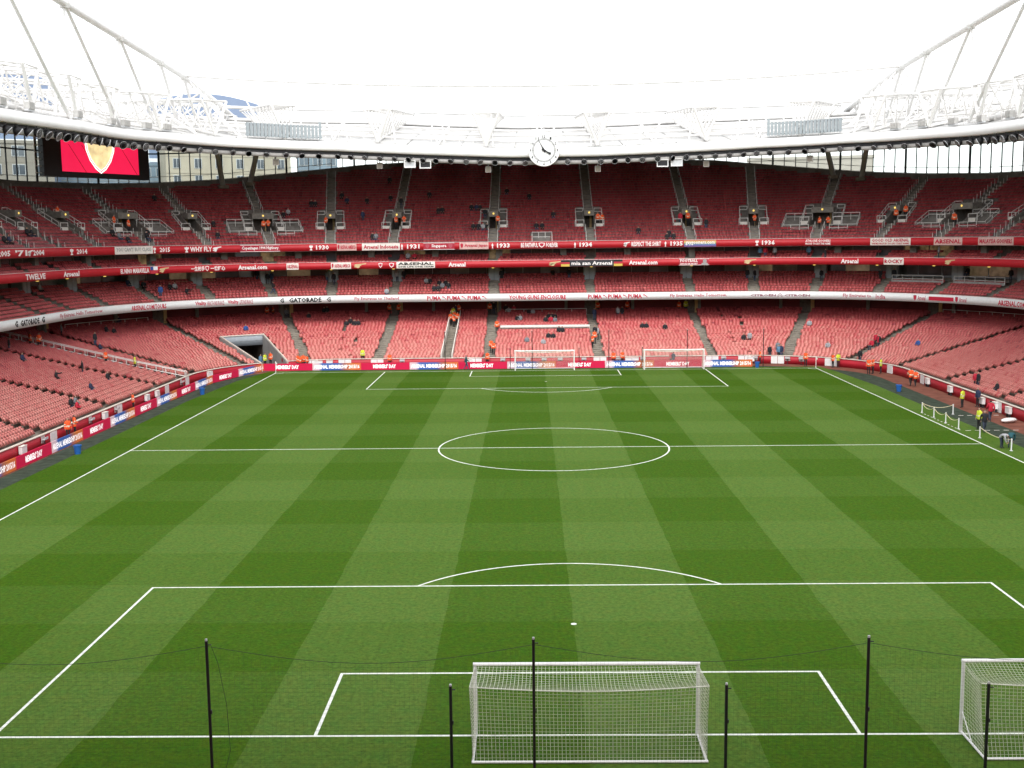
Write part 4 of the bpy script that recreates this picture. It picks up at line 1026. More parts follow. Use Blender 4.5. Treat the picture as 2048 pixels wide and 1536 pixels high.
for i in range(len(pv)-1):
    if any(abs(arc(a, 22)-arc((pv[i]+pv[i+1])/2, 22)) < 1.2 for a in AISLE): continue
    m = MB(); lbox(m, (pv[i]+pv[i+1])/2, 22.35, 10.9, arc(pv[i+1], 22.35)-arc(pv[i], 22.35)-.1, .04, 1.5); m.obj('window_pane', warm[int(rng.integers(0, 4))], club)
m = MB()
for q in pv: lbox(m, q, 22.32, 10.62, .09, .10, 1.8)
m.obj('window_mullions', gf, club, kind='stuff')
sweep('window_sill', [(22.3, 10.6), (22.3, 10.9), (22.5, 10.9), (22.5, 10.6)], usample(-105, 105), [gf], club, closed=True)
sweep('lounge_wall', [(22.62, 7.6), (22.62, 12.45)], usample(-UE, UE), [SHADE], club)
for a in AISLE:
    if abs(a) > 100: continue
    m = MB(); lbox(m, a, 20.9, 10.3, 1.75, 1.45, 2.13); st = m.obj('stair_lobby', GREYP, club)
    for s in (-1, 1): m = MB(); lbox(m, a, 20.86, 10.32, .62, .035, 1.95, wo=s*.42); m.obj('door', mat('door_grey', (.36, .40, .43), .4), st)
    m = MB(); m.lathe([(.0, -.1), (.16, -.08), (.2, 0)], 10, P(a, 15.6, 12.42)); m.obj('band_lamp', LAMP, boxes)
m = MB()
for k, q in enumerate(np.arange(-40, 60, 3.1)):
    if k % 3 == 0: m.lathe([(.0, -.07), (.14, -.05), (.16, 0)], 8, P(q+rng.normal()*.8, 22.2, 12.38))
m.obj('lounge_lamps', LAMP, club, kind='stuff')
pv = list(np.arange(-110, 110.1, 3.1)); bwarm = [SHADE, GLASSD, GLASSD, mat('box_warm', (.26, .17, .08), .4, .4, .7, 1.2, emit=.1)]
for i in range(len(pv)-1):
    m = MB(); lbox(m, (pv[i]+pv[i+1])/2, 18.85, 13.62, arc(pv[i+1], 18.85)-arc(pv[i], 18.85)-.14, .05, 1.38); m.obj('window_pane', bwarm[int(rng.integers(0, 4))], boxes)
m = MB()
for q in pv: lbox(m, q, 18.8, 13.3, .14, .1, 1.7)
m.obj('window_mullions', mat('box_mullion', (.20, .17, .14), .6), boxes, kind='stuff')
for q in pv[::3]: m = MB(); lbox(m, q+1.5, 17.9, 13.25, .9, .9, 1.7); m.obj('partition', CONCD, boxes)
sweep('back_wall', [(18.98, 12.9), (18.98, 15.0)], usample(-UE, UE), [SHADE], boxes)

# ------------------------------------------------------------------ upper tier stair openings, rails
def rail(par, pts, h=1.0, r=.035, n=2, post=1.3, name='guard_rail', panel=None):
    mb = MB(); pts = [np.array(p, float) for p in pts]
    for k in range(n): mb.tube([p+np.array([0, 0, h*(1-k/n)]) for p in pts], r, 5)
    for a, bb in zip(pts[:-1], pts[1:]):
        L = np.linalg.norm(bb-a); q = max(1, int(round(L/post)))
        for k in range(q+1): p = a+(bb-a)*k/q; mb.tube([p, p+np.array([0, 0, h])], r, 5)
    o = mb.obj(name, RAIL, par)
    return o
zs = lambda d: 15.7+.525*(d-15.9)
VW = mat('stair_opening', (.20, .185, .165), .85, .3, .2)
for a, kind in VOM:
    w = .8 if kind == 'small' else 1.65
    v = empty('stair_opening'); v.parent = upper
    for s in (-1, 1):
        m = MB()
        A = [lpt(a, 19.3, s*w-.09, 0, 17.0), lpt(a, 19.3, s*w+.09, 0, 17.0), lpt(a, 24.8, s*w+.09, 0, 17.0), lpt(a, 24.8, s*w-.09, 0, 17.0)]
        B_ = [q.copy() for q in A]
        for q, zz in zip(B_, (18.2, 18.2, 20.95, 20.95)): q[2] = zz
        m.hexa(A+B_); m.obj('side_wall', VW, v)
    m = MB(); lbox(m, a, 21.3, 19.75, 2*w-.2, 3.4, .82); lt = m.obj('lintel', VW, v)
    m = MB(); m.lathe([(0, -.08), (.11, -.05), (.15, 0)], 10, (0, 0, 0), 'y'); o = m.obj('lamp', LAMP, v); o.location = lpt(a, 21.25, 0, 0, 20.2); o.rotation_euler = (0, 0, nang(a))
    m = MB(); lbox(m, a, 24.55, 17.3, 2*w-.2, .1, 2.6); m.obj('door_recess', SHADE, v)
    m = MB(); lbox(m, a, 20.3, 17.3, 2*w-.2, 4.3, .72); m.obj('landing', CONC, v)
    m = MB(); lbox(m, a, 24.2, 18.05, .3, .1, 1.7, wo=w*.45); m.obj('door_edge', WARM, v)
    # rails round the top and beside the opening
    for s in (-1, 1):
        x0, x1 = s*(w+.05), s*(w+1.15)
        rail(upper, [lpt(a, 23.9, x0, 0, zs(23.9)), lpt(a, 23.9, x1, 0, zs(23.9)), lpt(a, 20.6, x1, 0, zs(20.6))], 1.0, .045)
        rail(upper, [lpt(a, 20.2, x0, 0, zs(20.2)), lpt(a, 20.2, x1+s*.15, 0, zs(20.2))], 1.15, .045)
        m = MB(); c0 = lpt(a, 20.15, (x0+x1)/2, 0, zs(20.15)+.1); A = []
        lbox(m, a, 20.12, zs(20.15)+.12, 1.1, .03, .5, wo=(x0+x1)/2); m.obj('guard_panel', CLOTHW, upper)
        if kind == 'big':
            for (ya, yb_, h) in ((18.6, 18.6, .9), (21.6, 21.6, 1.0)):
                rail(upper, [lpt(a, ya, s*(w-.2), 0, zs(ya)), lpt(a, ya, s*5.2, 0, zs(ya))], h, .04, 2, 1.2)
            rail(upper, [lpt(a, 18.6, s*5.2, 0, zs(18.6)), lpt(a, 21.6, s*5.2, 0, zs(21.6))], 1.0, .04, 2, 1.5)
            m = MB(); lbox(m, a, 18.65, zs(18.6)-.1, 3.6, 2.9, .5, wo=s*(w+1.8)); m.obj('platform', VW, upper)
# camera platform at the front
rail(upper, [P(PLAT[0], 16.0, 15.75), P(PLAT[0], 17.6, 16.1), P(PLAT[1], 17.6, 16.1), P(PLAT[1], 16.0, 15.75)], 1.3, .05, 2, .9)
m = MB(); lbox(m, 0, 17.7, 16.0, 2.75, .08, .8); m.obj('platform_back', mat('platform_grey', (.34, .33, .31), .7), upper)
# handrails on both sides of the upper aisles
for a in AISLE:
    if abs(a) > 105: continue
    for s in (-1, 1):
        m = MB()
        steep = abs(a) < 44
        for seg in ((16.0, 19.4), (24.9, rim(a)-1.2)):
            p0, p1 = lpt(a, seg[0], s*.66, 0, zs(seg[0])), lpt(a, seg[1], s*.66, 0, zs(seg[1]))
            n = int((seg[1]-seg[0])/.8)
            if steep: m.tube([p0+[0, 0, .92], p1+[0, 0, .92]], .028, 5)
            for k in range(0, n+1, 2 if steep else 1):
                q = p0+(p1-p0)*k/max(n, 1); m.tube([q, q+[0, 0, .95]], .03, 5)
        m.obj('handrail', RAIL, upper)
sweep('parapet_rail', lambda u: [(rim(u)-.2, rimz(u)+.02), (rim(u)-.2, rimz(u)+.09), (rim(u)-.1, rimz(u)+.09)], usample(-UE, UE), [DARK], upper)
# lower tier barriers
m = MB(); U_ = usample(-6.0, 6.6)
rail(lower, [P(u, 12.75, LOW[15][1]) for u in (-6.0, -2, 2, 6.6)], .95, .05, 2, 2.0)
sweep('barrier_panel', [(12.6, LOW[15][1]+.55), (12.6, LOW[15][1]+.92), (12.65, LOW[15][1]+.92), (12.65, LOW[15][1]+.55)], U_, [CLOTHW], lower, closed=True)
rail(lower, [P(u, 20.7, 5.0) for u in (-5.4, 0, 6.6)], 1.1, .045, 2, 2.5)
rail(lower, [P(u, 21.2, 5.2) for u in (-63, -58, -52)], 1.1, .05, 2, 2.0)
rail(lower, [P(u, 21.2, 5.2) for u in (52, 58, 64)], 1.1, .05, 2, 2.0)
for s in (-1, 1):                          # white walled stair
    m = MB()
    A = [lpt(-12.8, .3, s*.72-.06, 0, .5), lpt(-12.8, .3, s*.72+.06, 0, .5), lpt(-12.8, 20, s*.72+.06, 0, 5.0), lpt(-12.8, 20, s*.72-.06, 0, 5.0)]
    m.hexa(A+[q+np.array([0, 0, 1.15]) for q in A]); m.obj('stair_side_wall', CLOTHW, lower)
lz_ = lambda d: .5+.2375*(d-1)
rail(lower, [lpt(-73.2, d, 0, 0, max(.5, lz_(d))) for d in (.4, 6, 12, 18, 22)], 1.05, .055, 2, 1.25)
rail(lower, [lpt(-72.5, d, 0, 0, max(.5, lz_(d))) for d in (.4, 6, 12, 18, 22)], 1.05, .04, 1, 2.5)
# viewing platforms in the club tier
for lo, hi in ((46.7, 53.0), (54.4, 61.2)):
    sweep('platform', [(18.9, 9.9), (18.9, 10.3), (21, 10.3)], usample(lo, hi), [mat('platform_pale', (.42, .41, .39), .8)], club)
    rail(club, [P(u, 18.95, 10.0) for u in np.linspace(lo, hi, 6)], .95, .05, 2, 1.4)
# ------------------------------------------------------------------ roof
EU = [-170, -125, -100, -80, -57, -42, -28, -15.8, -4, 8, 20, 30, 44, 59, 83, 100, 125, 170]; EZ = [27.3, 27.2, 27.6, 28.4, 28.9, 28.75, 28.5, 27.85, 27.35, 27.4, 27.8, 28.2, 28.35, 28.1, 27.15, 26.8, 26.6, 26.8]
edz = lambda u: float(np.interp(u, EU, EZ))          # underside of the white roof edge
roofz = lambda u, d: edz(u)+1.3+.165*(d-8)
UR = U0-8
roof = empty('stadium_roof', label='white stadium roof of steel trusses and pale sheets ringing the open sky', category='roof')
usr = usample(-UR, UR, step=3)
EDGE = mat('white_edge', (.87, .865, .85), .4, .4, .05, .6)
ROOFM = mat('roof_sheet', (.56, .555, .54), .5, .4, .12, .25)
# sheets between the ribs, each laid on its own
pu = list(usample(-UR, UR, step=7.5, cstep=4.6)); ROW = (8.9, 19.5, 30.5, 41.5)
for i in range(len(pu)-1):
    for r0_, r1_ in zip(ROW[:-1], ROW[1:]):
        a, bb = pu[i]+.05, pu[i+1]-.05; uu_ = np.linspace(a, bb, 3)
        j = rng.normal(0, .03)
        sweep('roof_sheet', lambda u: [(r0_+.06, roofz(u, r0_)+j), (r1_-.06, roofz(u, r1_)+j), (r1_-.06, roofz(u, r1_)-.18+j), (r0_+.06, roofz(u, r0_)-.18+j)], uu_, [ROOFM], roof, closed=True)
def ringtube(name, d, dz, r, m, n=8, us_=None, par=roof, base=roofz):
    us_ = usr if us_ is None else us_
    return sweep(name, lambda u: [(d+r*math.cos(2*math.pi*k/n), base(u, d)+dz+r*math.sin(2*math.pi*k/n)) for k in range(n)], us_, [m], par, closed=True, smooth=True)
sweep('roof_edge', lambda u: [(7.86, edz(u)+.1), (7.9, edz(u)+.6), (8.08, edz(u)+1.2), (8.9, edz(u)+1.3), (8.9, edz(u)), (8.15, edz(u))], usr, [EDGE], roof, closed=True)
sweep('lamp_rail', lambda u: [(8.35, edz(u)-.95), (8.35, edz(u)-.45), (8.75, edz(u)-.45), (8.75, edz(u)-.95)], usr, [mat('rail_grey', (.40, .385, .37), .6, .3, .1)], roof, closed=True)
sweep('rail_recess', lambda u: [(8.7, edz(u)-.5), (8.7, edz(u)+.02)], usr, [DARK], roof)
for d, dz, r in ((14, .35, .16), (24, .35, .16), (33, .4, .18), (42, .3, .35), (42.6, 2.2, .25)): ringtube('purlin', d, dz, r, STEEL)
ringtube('purlin_shade', 41.2, -.35, .28, mat('purlin_shade_grey', (.16, .16, .16), .7))  # dark tube added as a shade line under the outer purlin
# catwalk rails along the edge
for s0, s1 in ((-UR, -60), (-28, -20), (-15, 15), (20, 28), (60, UR)):
    us_ = usample(s0, s1)
    ringtube('catwalk_rail', 9.5, 1.15, .05, RAIL, 5, us_)
    m = MB()
    for q in np.arange(s0, s1, 1.9): m.tube([P(q, 9.5, roofz(q, 9.5)), P(q, 9.5, roofz(q, 9.5)+1.15)], .035, 5)
    m.obj('catwalk_posts', RAIL, roof, kind='stuff')
# cross trusses standing on the roof, triangular, deeper at the edge
for a in (7.5, 22.2, 36.5, 48, 58, 69, 80, 91, 103, 116, 130):
    for s in (-1, 1):
        q = s*a; m = MB(); n = 10; ds = [8.6+(42-8.6)*k/n for k in range(n+1)]
        bot = [lpt(q, 8.6, 0, d-8.6, edz(q)+1.45+.165*(d-8)+(.1 if k else 0)) for k, d in enumerate(ds)]
        hh = [4.3*(1-(d-8.6)/33.4)+1.5*(d-8.6)/33.4 for d in ds]
        tl = [p+np.array([0, 0, h])+(lpt(q, 8.6, -1.75, 0, 0)-lpt(q, 8.6, 0, 0, 0)) for p, h in zip(bot, hh)]
        tr = [p+np.array([0, 0, h])+(lpt(q, 8.6, 1.75, 0, 0)-lpt(q, 8.6, 0, 0, 0)) for p, h in zip(bot, hh)]
        t = MB(); t.tube(bot, .2, 6); t.obj('truss_chord', STEEL, roof)
        for L in (tl, tr): t = MB(); t.tube(L, .15, 6); t.obj('truss_chord', STEEL, roof)
        for k in range(n+1):
            m.tube([tl[k], tr[k]], .08, 5); m.tube([bot[k], tl[k]], .11 if k else .2, 5); m.tube([bot[k], tr[k]], .11 if k else .2, 5)
            if k < n: m.tube([bot[k], tl[k+1]], .07, 5); m.tube([bot[k+1], tr[k]], .07, 5); m.tube([tl[k], tr[k+1]], .06, 5)
        m.obj('truss_lattice', STEEL, roof, kind='stuff')
# lighter A-frames between them
for q in np.arange(-117, 118, 7.35):
    if min(abs(abs(q)-a) for a in (7.5, 22.2, 36.5, 48, 58, 69, 80, 91, 103, 116)) < 2.2: continue
    m = MB(); b0 = lpt(q, 9.3, 0, 0, roofz(q, 9.3)); 
    for s in (-1, 1): m.tube([b0, lpt(q, 9.3, s*1.4, 6, roofz(q, 15.3)+2.4)], .13, 6)
    m.tube([lpt(q, 9.3, -1.4, 6, roofz(q, 15.3)+2.4), lpt(q, 9.3, 1.4, 6, roofz(q, 15.3)+2.4)], .08, 5)
    m.tube([lpt(q, 9.3, 0, 0, roofz(q, 9.3)), lpt(q, 9.3, 0, 22, roofz(q, 31)+.8)], .1, 5); m.obj('strut_frame', STEEL, roof)

# the two long main trusses over the side stands
NY = [36, 52, 68, 84, 99.7, 114.3, 124.3, 133, 142.5, 151, 158]
NZ = [40.5, 41.6, 42.0, 41.2, 40.5, 39.9, 39.4, 38.5, 37.5, 36.4, 35.3]
for s, side in ((-1, 'the screen corner'), (1, 'the side with the rope posts')):
    pt = empty('main_truss', label=f'long white tubular roof truss climbing over the stand on {side}', category='roof truss')
    top = [np.array([s*49.7, y_, z_]) for y_, z_ in zip(NY, NZ)]
    m = MB(); m.tube(top, .42, 14); m.obj('top_chord', EDGE, pt, smooth=True)
    def fz(y_, off): u_ = s*(CX+CA+CY-y_) if y_ < CY else s*(CX+CA*(1-min(1, (y_-CY)/60))); return roofz(u_, 8+off)
    for (x_, r_) in ((51.6, .3), (54.5, .3)):
        m = MB(); m.tube([np.array([s*x_, y_, (29.7 if x_ < 52 else 30.6)+max(0, y_-120)*.14]) for y_ in NY], r_, 8); m.obj('bottom_chord', STEEL, pt, smooth=True)
    for i in range(len(NY)):
        zb = 30.3+max(0, NY[i]-120)*.14
        m = MB(); m.lathe([(0, -.55), (.48, -.45), (.55, 0), (.48, .45), (0, .55)], 10, top[i]); m.obj('node', STEEL, pt)
        m = MB(); m.tube([top[i], np.array([s*50.8, NY[i]-1.5, zb-.6])], .17, 7); m.obj('post', EDGE, pt)
        if i < len(NY)-1:
            z2 = 30+max(0, NY[i+1]-120)*.14
            m = MB(); m.tube([top[i], np.array([s*50.6, NY[i+1]+2, z2-.3])], .21, 7); m.obj('diagonal', EDGE, pt)
        if i % 2 == 0 and i < len(NY)-1:
            m = MB(); m.tube([np.array([s*54.5, NY[i], zb]), np.array([s*51, NY[i+1], zb])], .14, 6); m.obj('brace', STEEL, pt)
# legs of the main trusses fanning onto the corner, and fans of struts along the side roofs
for s in (-1, 1):
    m = MB()
    for k in range(9):
        y0 = 126+3.6*k; m.tube([np.array([s*49.7, y0, float(np.interp(y0, NY, NZ))]), np.array([s*(42+1.3*k), y0-4, 31.2+.17*k*3])], .14, 6)
        m.tube([np.array([s*49.7, y0, float(np.interp(y0, NY, NZ))]), np.array([s*(58-.6*k), y0-2, 33.4])], .14, 6)
    for k in range(14):
        y0 = 58+5.2*k
        m.tube([np.array([s*53, y0, 30.7]), np.array([s*(64+2*(k % 2)), y0+8, 34.4])], .12, 6)
        m.tube([np.array([s*60, y0, 33]), np.array([s*72, y0-6, 36.3])], .1, 5)
        m.tube([np.array([s*72, y0+3, 33.3]), np.array([s*72, y0+3, 38])], .12, 5)
        if k % 2: m.tube([np.array([s*62, y0, 32]), np.array([s*72, y0+7, 38])], .11, 5)
    m.obj('roof_struts', STEEL, roof, kind='stuff')
    for z_, r_ in ((36.2, .14), (38.0, .18)): m = MB(); m.tube([np.array([s*72, y_, z_]) for y_ in (50, 70, 90, 110, 128)], r_, 6); m.obj('back_chord', STEEL, roof)
# cross truss from node to node over the far end
ct = empty('end_truss', label='thin white truss strung from side to side above the far end', category='roof truss')
xs_ = np.linspace(-49.7, 49.7, 29); zc = lambda x: 37.5+2.0*(x/49.7)**2
m = MB(); m.tube([np.array([x, 124.3, zc(x)]) for x in xs_], .2, 8); m.obj('top_chord', STEEL, ct, smooth=True)
for k in range(1, 14):
    x = -49.7+7.1*k; m = MB(); m.tube([np.array([x, 124.3, zc(x)]), P(np.sign(x)*abs(x)*.93, 8.4, edz(x)+1.4)], .1, 6); m.obj('strut', STEEL, ct)

# lamps hung under the edge
def flood_mesh():
    m = MB(); m.lathe([(0, .28), (.17, .26), (.28, .08), (.35, -.22)], 12); hd = m.mesh('lamp_head', [BLACK], True)
    m = MB(); m.lathe([(.35, -.22), (.375, -.23), (.375, -.20), (.345, -.18)], 12); rm = m.mesh('rim', [SILVER])
    m = MB(); m.lathe([(0, -.19), (.335, -.19)], 12); ln = m.mesh('lens', [BLACK])
    m = MB(); m.tube([(-.38, 0, 0), (-.38, 0, .38), (.38, 0, .38), (.38, 0, 0)], .022, 5); m.tube([(0, 0, .38), (0, 0, .6)], .03, 5); bk = m.mesh('bracket', [DARK])
    return hd, rm, ln, bk
FM = flood_mesh(); fl_u = []
s_ = -arc(98, 8)
while s_ < arc(92, 8):
    u_ = float(arcinv(s_, 8))
    if abs(u_-.3) > 2.4: fl_u.append(u_)
    s_ += (1.93 if abs(u_) < 31 else 2.3)+rng.normal(0, .12)
nl = sum(1 for q in fl_u if q < .3)
for i, q in enumerate(fl_u):
    k = nl-1-i if q < .3 else i-nl
    lab = f'dark round floodlight under the roof edge, {ordinal(k)} to the {"left" if q < .3 else "right"} of the clock'
    e = empty('floodlight', P(q, 8.15, edz(q)-.62), nang(q), lab, 'floodlight', 'floodlights hung under the roof edge')
    big = 1.35 if abs(q) > 58 else 1.1
    e.scale = (big, big, big)
    tilt = rng.normal(.5, .12); rz_ = rng.normal(0, .35)
    for nm, me in zip(('lamp_head', 'rim', 'lens', 'bracket'), FM):
        o = put(nm, me, e); o.rotation_euler = (-tilt-.5 if nm != 'bracket' else 0, 0, rz_)
# speakers and small monitors below the edge
for i, q in enumerate((-22.1, -7.3, 7.6, 22.3, 38, -38)):
    e = empty('loudspeaker', P(q, 9.0, edz(q)-2.0), nang(q), f'small grey loudspeaker box hanging below the roof edge, {["second","third","fourth","fifth","last","first"][i]} from the left', 'loudspeaker', 'loudspeakers below the roof edge')
    m = MB(); m.box((-.38, 0, 0), (.38, .5, .8)); m.obj('cabinet', mat('speaker_grey', (.42, .39, .36), .6), e)
    m = MB(); m.box((-.32, -.02, .06), (.32, -.003, .74)); m.obj('grille', CONC, e); m = MB(); m.tube([(0, .25, .8), (0, .25, 1.3)], .05, 6); m.obj('hanger', SILVER, e)
for i, q in enumerate((-17.9, -15.8, 16.3, 18.2)):
    e = empty('monitor', P(q, 8.3, edz(q)-1.75), nang(q), f'white framed monitor hung under the roof edge, {["outer one nearer the Indonesia banner","inner one nearer the Singapore banner","inner one nearer the RESPECT banner","outer one nearer the rainbow banner"][i]}', 'monitor', 'monitors hung in pairs under the roof edge')
    m = MB(); m.box((-.78, 0, -.02), (.78, .35, .12)); m.box((-.78, 0, .121), (-.66, .35, .9)); m.box((.66, 0, .121), (.78, .35, .9)); m.box((-.78, 0, .901), (.78, .35, 1.0)); m.obj('frame', WHITE, e)
    m = MB(); m.box((-.65, .1, .13), (.65, .16, .89)); m.obj('screen', SILVER if i in (0, 3) else BLACK, e)
    m = MB(); m.tube([(-.5, .2, 1.0), (-.5, .2, 1.35)], .04, 5); m.tube([(.5, .2, 1.0), (.5, .2, 1.35)], .04, 5); m.obj('hanger', SILVER, e)
# louvred banks on the edge
for lo, hi, nm in ((-43.0, -30.6, 'beside the screen corner'), (31.2, 43.2, 'above the pale block outside')):
    e = empty('louvre_bank', label=f'row of pale blue-grey upright slats on the roof edge {nm}', category='louvre bank', group='louvre banks on the roof edge')
    n = 21; lm = mat('louvre_grey', (.33, .37, .39), .6, .3, .06)
    for k in range(n):
        q = lo+(hi-lo)*(k+.5)/n; wd = (arc(hi, 8.3)-arc(lo, 8.3))/n
        m = MB(); ex = .45 if (k == n-1 and lo < 0) or (k == 0 and lo > 0) else 0
        lbox(m, q, 8.2, edz(q)+1.6, wd*.74, .3, 1.75+ex); m.obj('slat', lm, e)
    for zz in (1.75, 3.1): sweep('slat_rail', lambda u: [(8.52, edz(u)+zz), (8.52, edz(u)+zz+.12), (8.6, edz(u)+zz+.12), (8.6, edz(u)+zz)], usample(lo, hi), [lm], e, closed=True)
    m = MB()
    for q in np.linspace(lo+.4, hi-.4, 5): m.tube([P(q, 8.62, edz(q)+1.3), P(q, 8.62, edz(q)+3.3)], .06, 5)
    m.obj('bracket', SILVER, e)
# grey lamp boxes standing on the side edges
for i, q in enumerate((-98, -92, -80, -70, -66, -61, -57, 52, 57, 63, 70, 78)):
    e = empty('lamp_box', P(q, 8.2, edz(q)+1.42), nang(q), f'grey box lamp standing on the side roof edge, {ordinal(i)} from the left', 'box lamp', 'box lamps on the side roof edges')
    m = MB()
    for k in range(5): m.box((-.6+.25*k, 0, .18), (-.6+.25*k+.19, .6, .85))
    m.obj('housing', mat('box_grey', (.5, .49, .47), .6), e); m = MB(); m.box((-.66, .1, 0), (.66, .5, .16)); m.obj('foot', SILVER, e)

# ------------------------------------------------------------------ clock
ck = empty('clock', (.27, 117.75, 28.2), 0, 'large round white clock at the middle of the roof edge', 'clock')
m = MB(); m.lathe([(0, 0), (2.08, 0), (2.13, .05), (2.13, .55), (0, .55)], 64, axis='y'); m.obj('case', WHITE, ck)
ckb = mat('clock_black', (.012, .012, .014), .4, .4, 0)
m = MB()
for k in range(60):
    a = k*math.pi/30; r0_, r1_ = 1.40, 1.55; w_ = .03 if k % 5 else .045
    cs, sn = math.sin(a), math.cos(a)
    m.add([(r0_*cs-w_*sn, -.006, r0_*sn+w_*cs), (r0_*cs+w_*sn, -.006, r0_*sn-w_*cs), (r1_*cs+w_*sn, -.006, r1_*sn-w_*cs), (r1_*cs-w_*sn, -.006, r1_*sn+w_*cs)], [(0, 1, 2, 3)])
m.obj('minute_marks', ckb, ck, kind='stuff')
m = MB()
for r0_, r1_ in ((1.375, 1.40), (1.55, 1.575)):
    n = 60; m.add([(r*math.cos(2*math.pi*k/n), -.0065, r*math.sin(2*math.pi*k/n)) for r in (r0_, r1_) for k in range(n)], [(k, (k+1) % n, n+(k+1) % n, n+k) for k in range(n)])
m.obj('minute_ring', ckb, ck)
for h in range(1, 13):
    a = h*math.pi/6; flat_text('numeral', str(h), .42 if h > 9 else .24, .36, ckb, ck, (1.80*math.sin(a), -.007, 1.80*math.cos(a)), .03)
def hand(name, a, L, w, tipw, yy):
    ca, sa = math.cos(a), math.sin(a); q = [(-w*.8, -.3), (w*.8, -.3), (w, 0), (w, .22*L), (w*.55, .3*L), (tipw*.5, .72*L), (tipw, .80*L), (0, L), (-tipw, .80*L), (-tipw*.5, .72*L), (-w*.55, .3*L), (-w, .22*L), (-w, 0)]
    V = [(x*ca+y_*sa, yy, -x*sa+y_*ca) for x, y_ in q]; V2 = [(x, yy-.03, z) for x, _, z in V]; n = len(V)
    F = [tuple(range(n)), tuple(range(n, 2*n))]+[(k, (k+1) % n, n+(k+1) % n, n+k) for k in range(n)]
    put(name, mesh_np(name, V+V2, F, [ckb]), ck)
hand('minute_hand', math.radians(332), 1.5, .12, .05, -.05); hand('hour_hand', math.radians(118), 1.08, .14, .22, -.1)
m = MB(); m.lathe([(0, -.16), (.1, -.15), (.12, -.01), (.12, 0)], 12, axis='y'); m.obj('hub', ckb, ck)
m = MB(); m.box((-1, .56, -1), (-.8, 1.2, 1)); m.box((.8, .56, -1), (1, 1.2, 1)); m.obj('bracket', SILVER, ck)

# ------------------------------------------------------------------ big screen in the corner
A_, B_ = np.array([-62.6, 107.4]), np.array([-54.2, 121.2]); A_ = np.array([-62.7, 107.1]); dv = (B_-A_); L_ = np.linalg.norm(dv); an = math.atan2(dv[1], dv[0]); cc = (A_+B_)/2
sc = empty('video_screen', (cc[0], cc[1], 28.0), an, 'large lit red video screen with a white shield hung in the corner under the roof', 'video screen')
m = MB(); m.box((-L_/2, .05, -2.95), (L_/2, 1.0, 3.1)); m.obj('casing', BLACK, sc)
rs = mat('screen_red', (.75, .013, .07), .4, .3, .05, .4, emit=.45)
m = MB(); m.box((-5.6, -.02, -2.3), (6.5, .045, 2.7)); m.obj('display', rs, sc)
def poly(name, pts, yy, m_): return put(name, mesh_np(name, [(x, yy, z) for x, z in pts], [tuple(range(len(pts)))], [m_]), sc)
sh = [(x*1.12, z*1.12-.2) for x, z in [(0, -1.95), (.75, -1.45), (1.5, -.5), (2.0, .7), (2.2, 2.3), (1.1, 2.62), (-1.1, 2.62), (-2.2, 2.3), (-2.0, .7), (-1.5, -.5), (-.75, -1.45)]]
sw = mat('screen_white', (.9, .88, .82), .5, .3, 0, emit=.7); sg = mat('screen_gold', (.88, .72, .38), .5, .3, .35, .9, emit=.4)
poly('shield_edge', [(x+.3, z) for x, z in sh], -.03, sw); poly('shield_line', [(x*.93+.3, z*.93+.05) for x, z in sh], -.035, rs); poly('shield_line', [(x*.89+.3, z*.89+.08) for x, z in sh], -.04, sw)
poly('shield_field', [(x*.84+.3, z*.84+.09) for x, z in sh], -.045, sg)
for x0 in (-4.6, -2.6, 3.6): poly('diagonal_line', [(x0, 1.2), (x0+.12, 1.2), (x0+2.66, -2.29), (x0+2.50, -2.29)], -.028, mat('screen_dark', (.35, .005, .02), .4, emit=.4))
m = MB()
for k in range(7): m.tube([(-L_/2-.9, .5, -2.6+.85*k), (-L_/2-.02, .5, -2.6+.85*k)], .05, 5)
m.tube([(-L_/2-.9, .5, -2.9), (-L_/2-.9, .5, 3.6)], .06, 5); m.obj('ladder', RAIL, sc)
m = MB(); m.tube([(-5, .5, 3.1), (-5, .5, 3.9)], .12, 6); m.tube([(5, .5, 3.1), (5, .5, 3.9)], .12, 6); m.obj('hanger', SILVER, sc)

# ------------------------------------------------------------------ glazing between upper tier and roof
GL = bpy.data.materials.new('clear_glazing'); GL.use_nodes = True
t = GL.node_tree; t.nodes.clear(); o_ = t.nodes.new('ShaderNodeOutputMaterial'); mx = t.nodes.new('ShaderNodeMixShader'); tr = t.nodes.new('ShaderNodeBsdfTransparent'); gg = t.nodes.new('ShaderNodeBsdfGlossy')
tr.inputs[0].default_value = (.93, .96, .95, 1); gg.inputs['Roughness'].default_value = .03; fr = t.nodes.new('ShaderNodeFresnel'); fr.inputs[0].default_value = 1.25
t.links.new(fr.outputs[0], mx.inputs[0]); t.links.new(tr.outputs[0], mx.inputs[1]); t.links.new(gg.outputs[0], mx.inputs[2]); t.links.new(mx.outputs[0], o_.inputs[0])
POST = mat('facade_post', (.03, .045, .05), .5, .4, .1)
fa = empty('glazed_facade', label='tall clear glazing with dark posts between the upper seats and the roof', category='facade')
fu = list(np.arange(-112, 112.1, 1.0)); fu = sorted(set(fu))
for i, q in enumerate(fu):
    D = rim(q)+.15; z0, z1 = rimz(q)-.2, roofz(q, D)-.3
    if z1-z0 < .6: continue
    m = MB(); wd = .13 if i % 6 else .30
    lbox(m, q, D, z0, wd, .16, z1-z0); m.obj('post', POST, fa)
    if i < len(fu)-1:
        qn = (q+fu[i+1])/2; Dn = rim(qn)+.2; zz0, zz1 = rimz(qn), roofz(qn, Dn)-.3
        m = MB(); lbox(m, qn, Dn, zz0, arc(fu[i+1], Dn)-arc(q, Dn)-.16, .02, zz1-zz0); m.obj('pane', GL, fa)
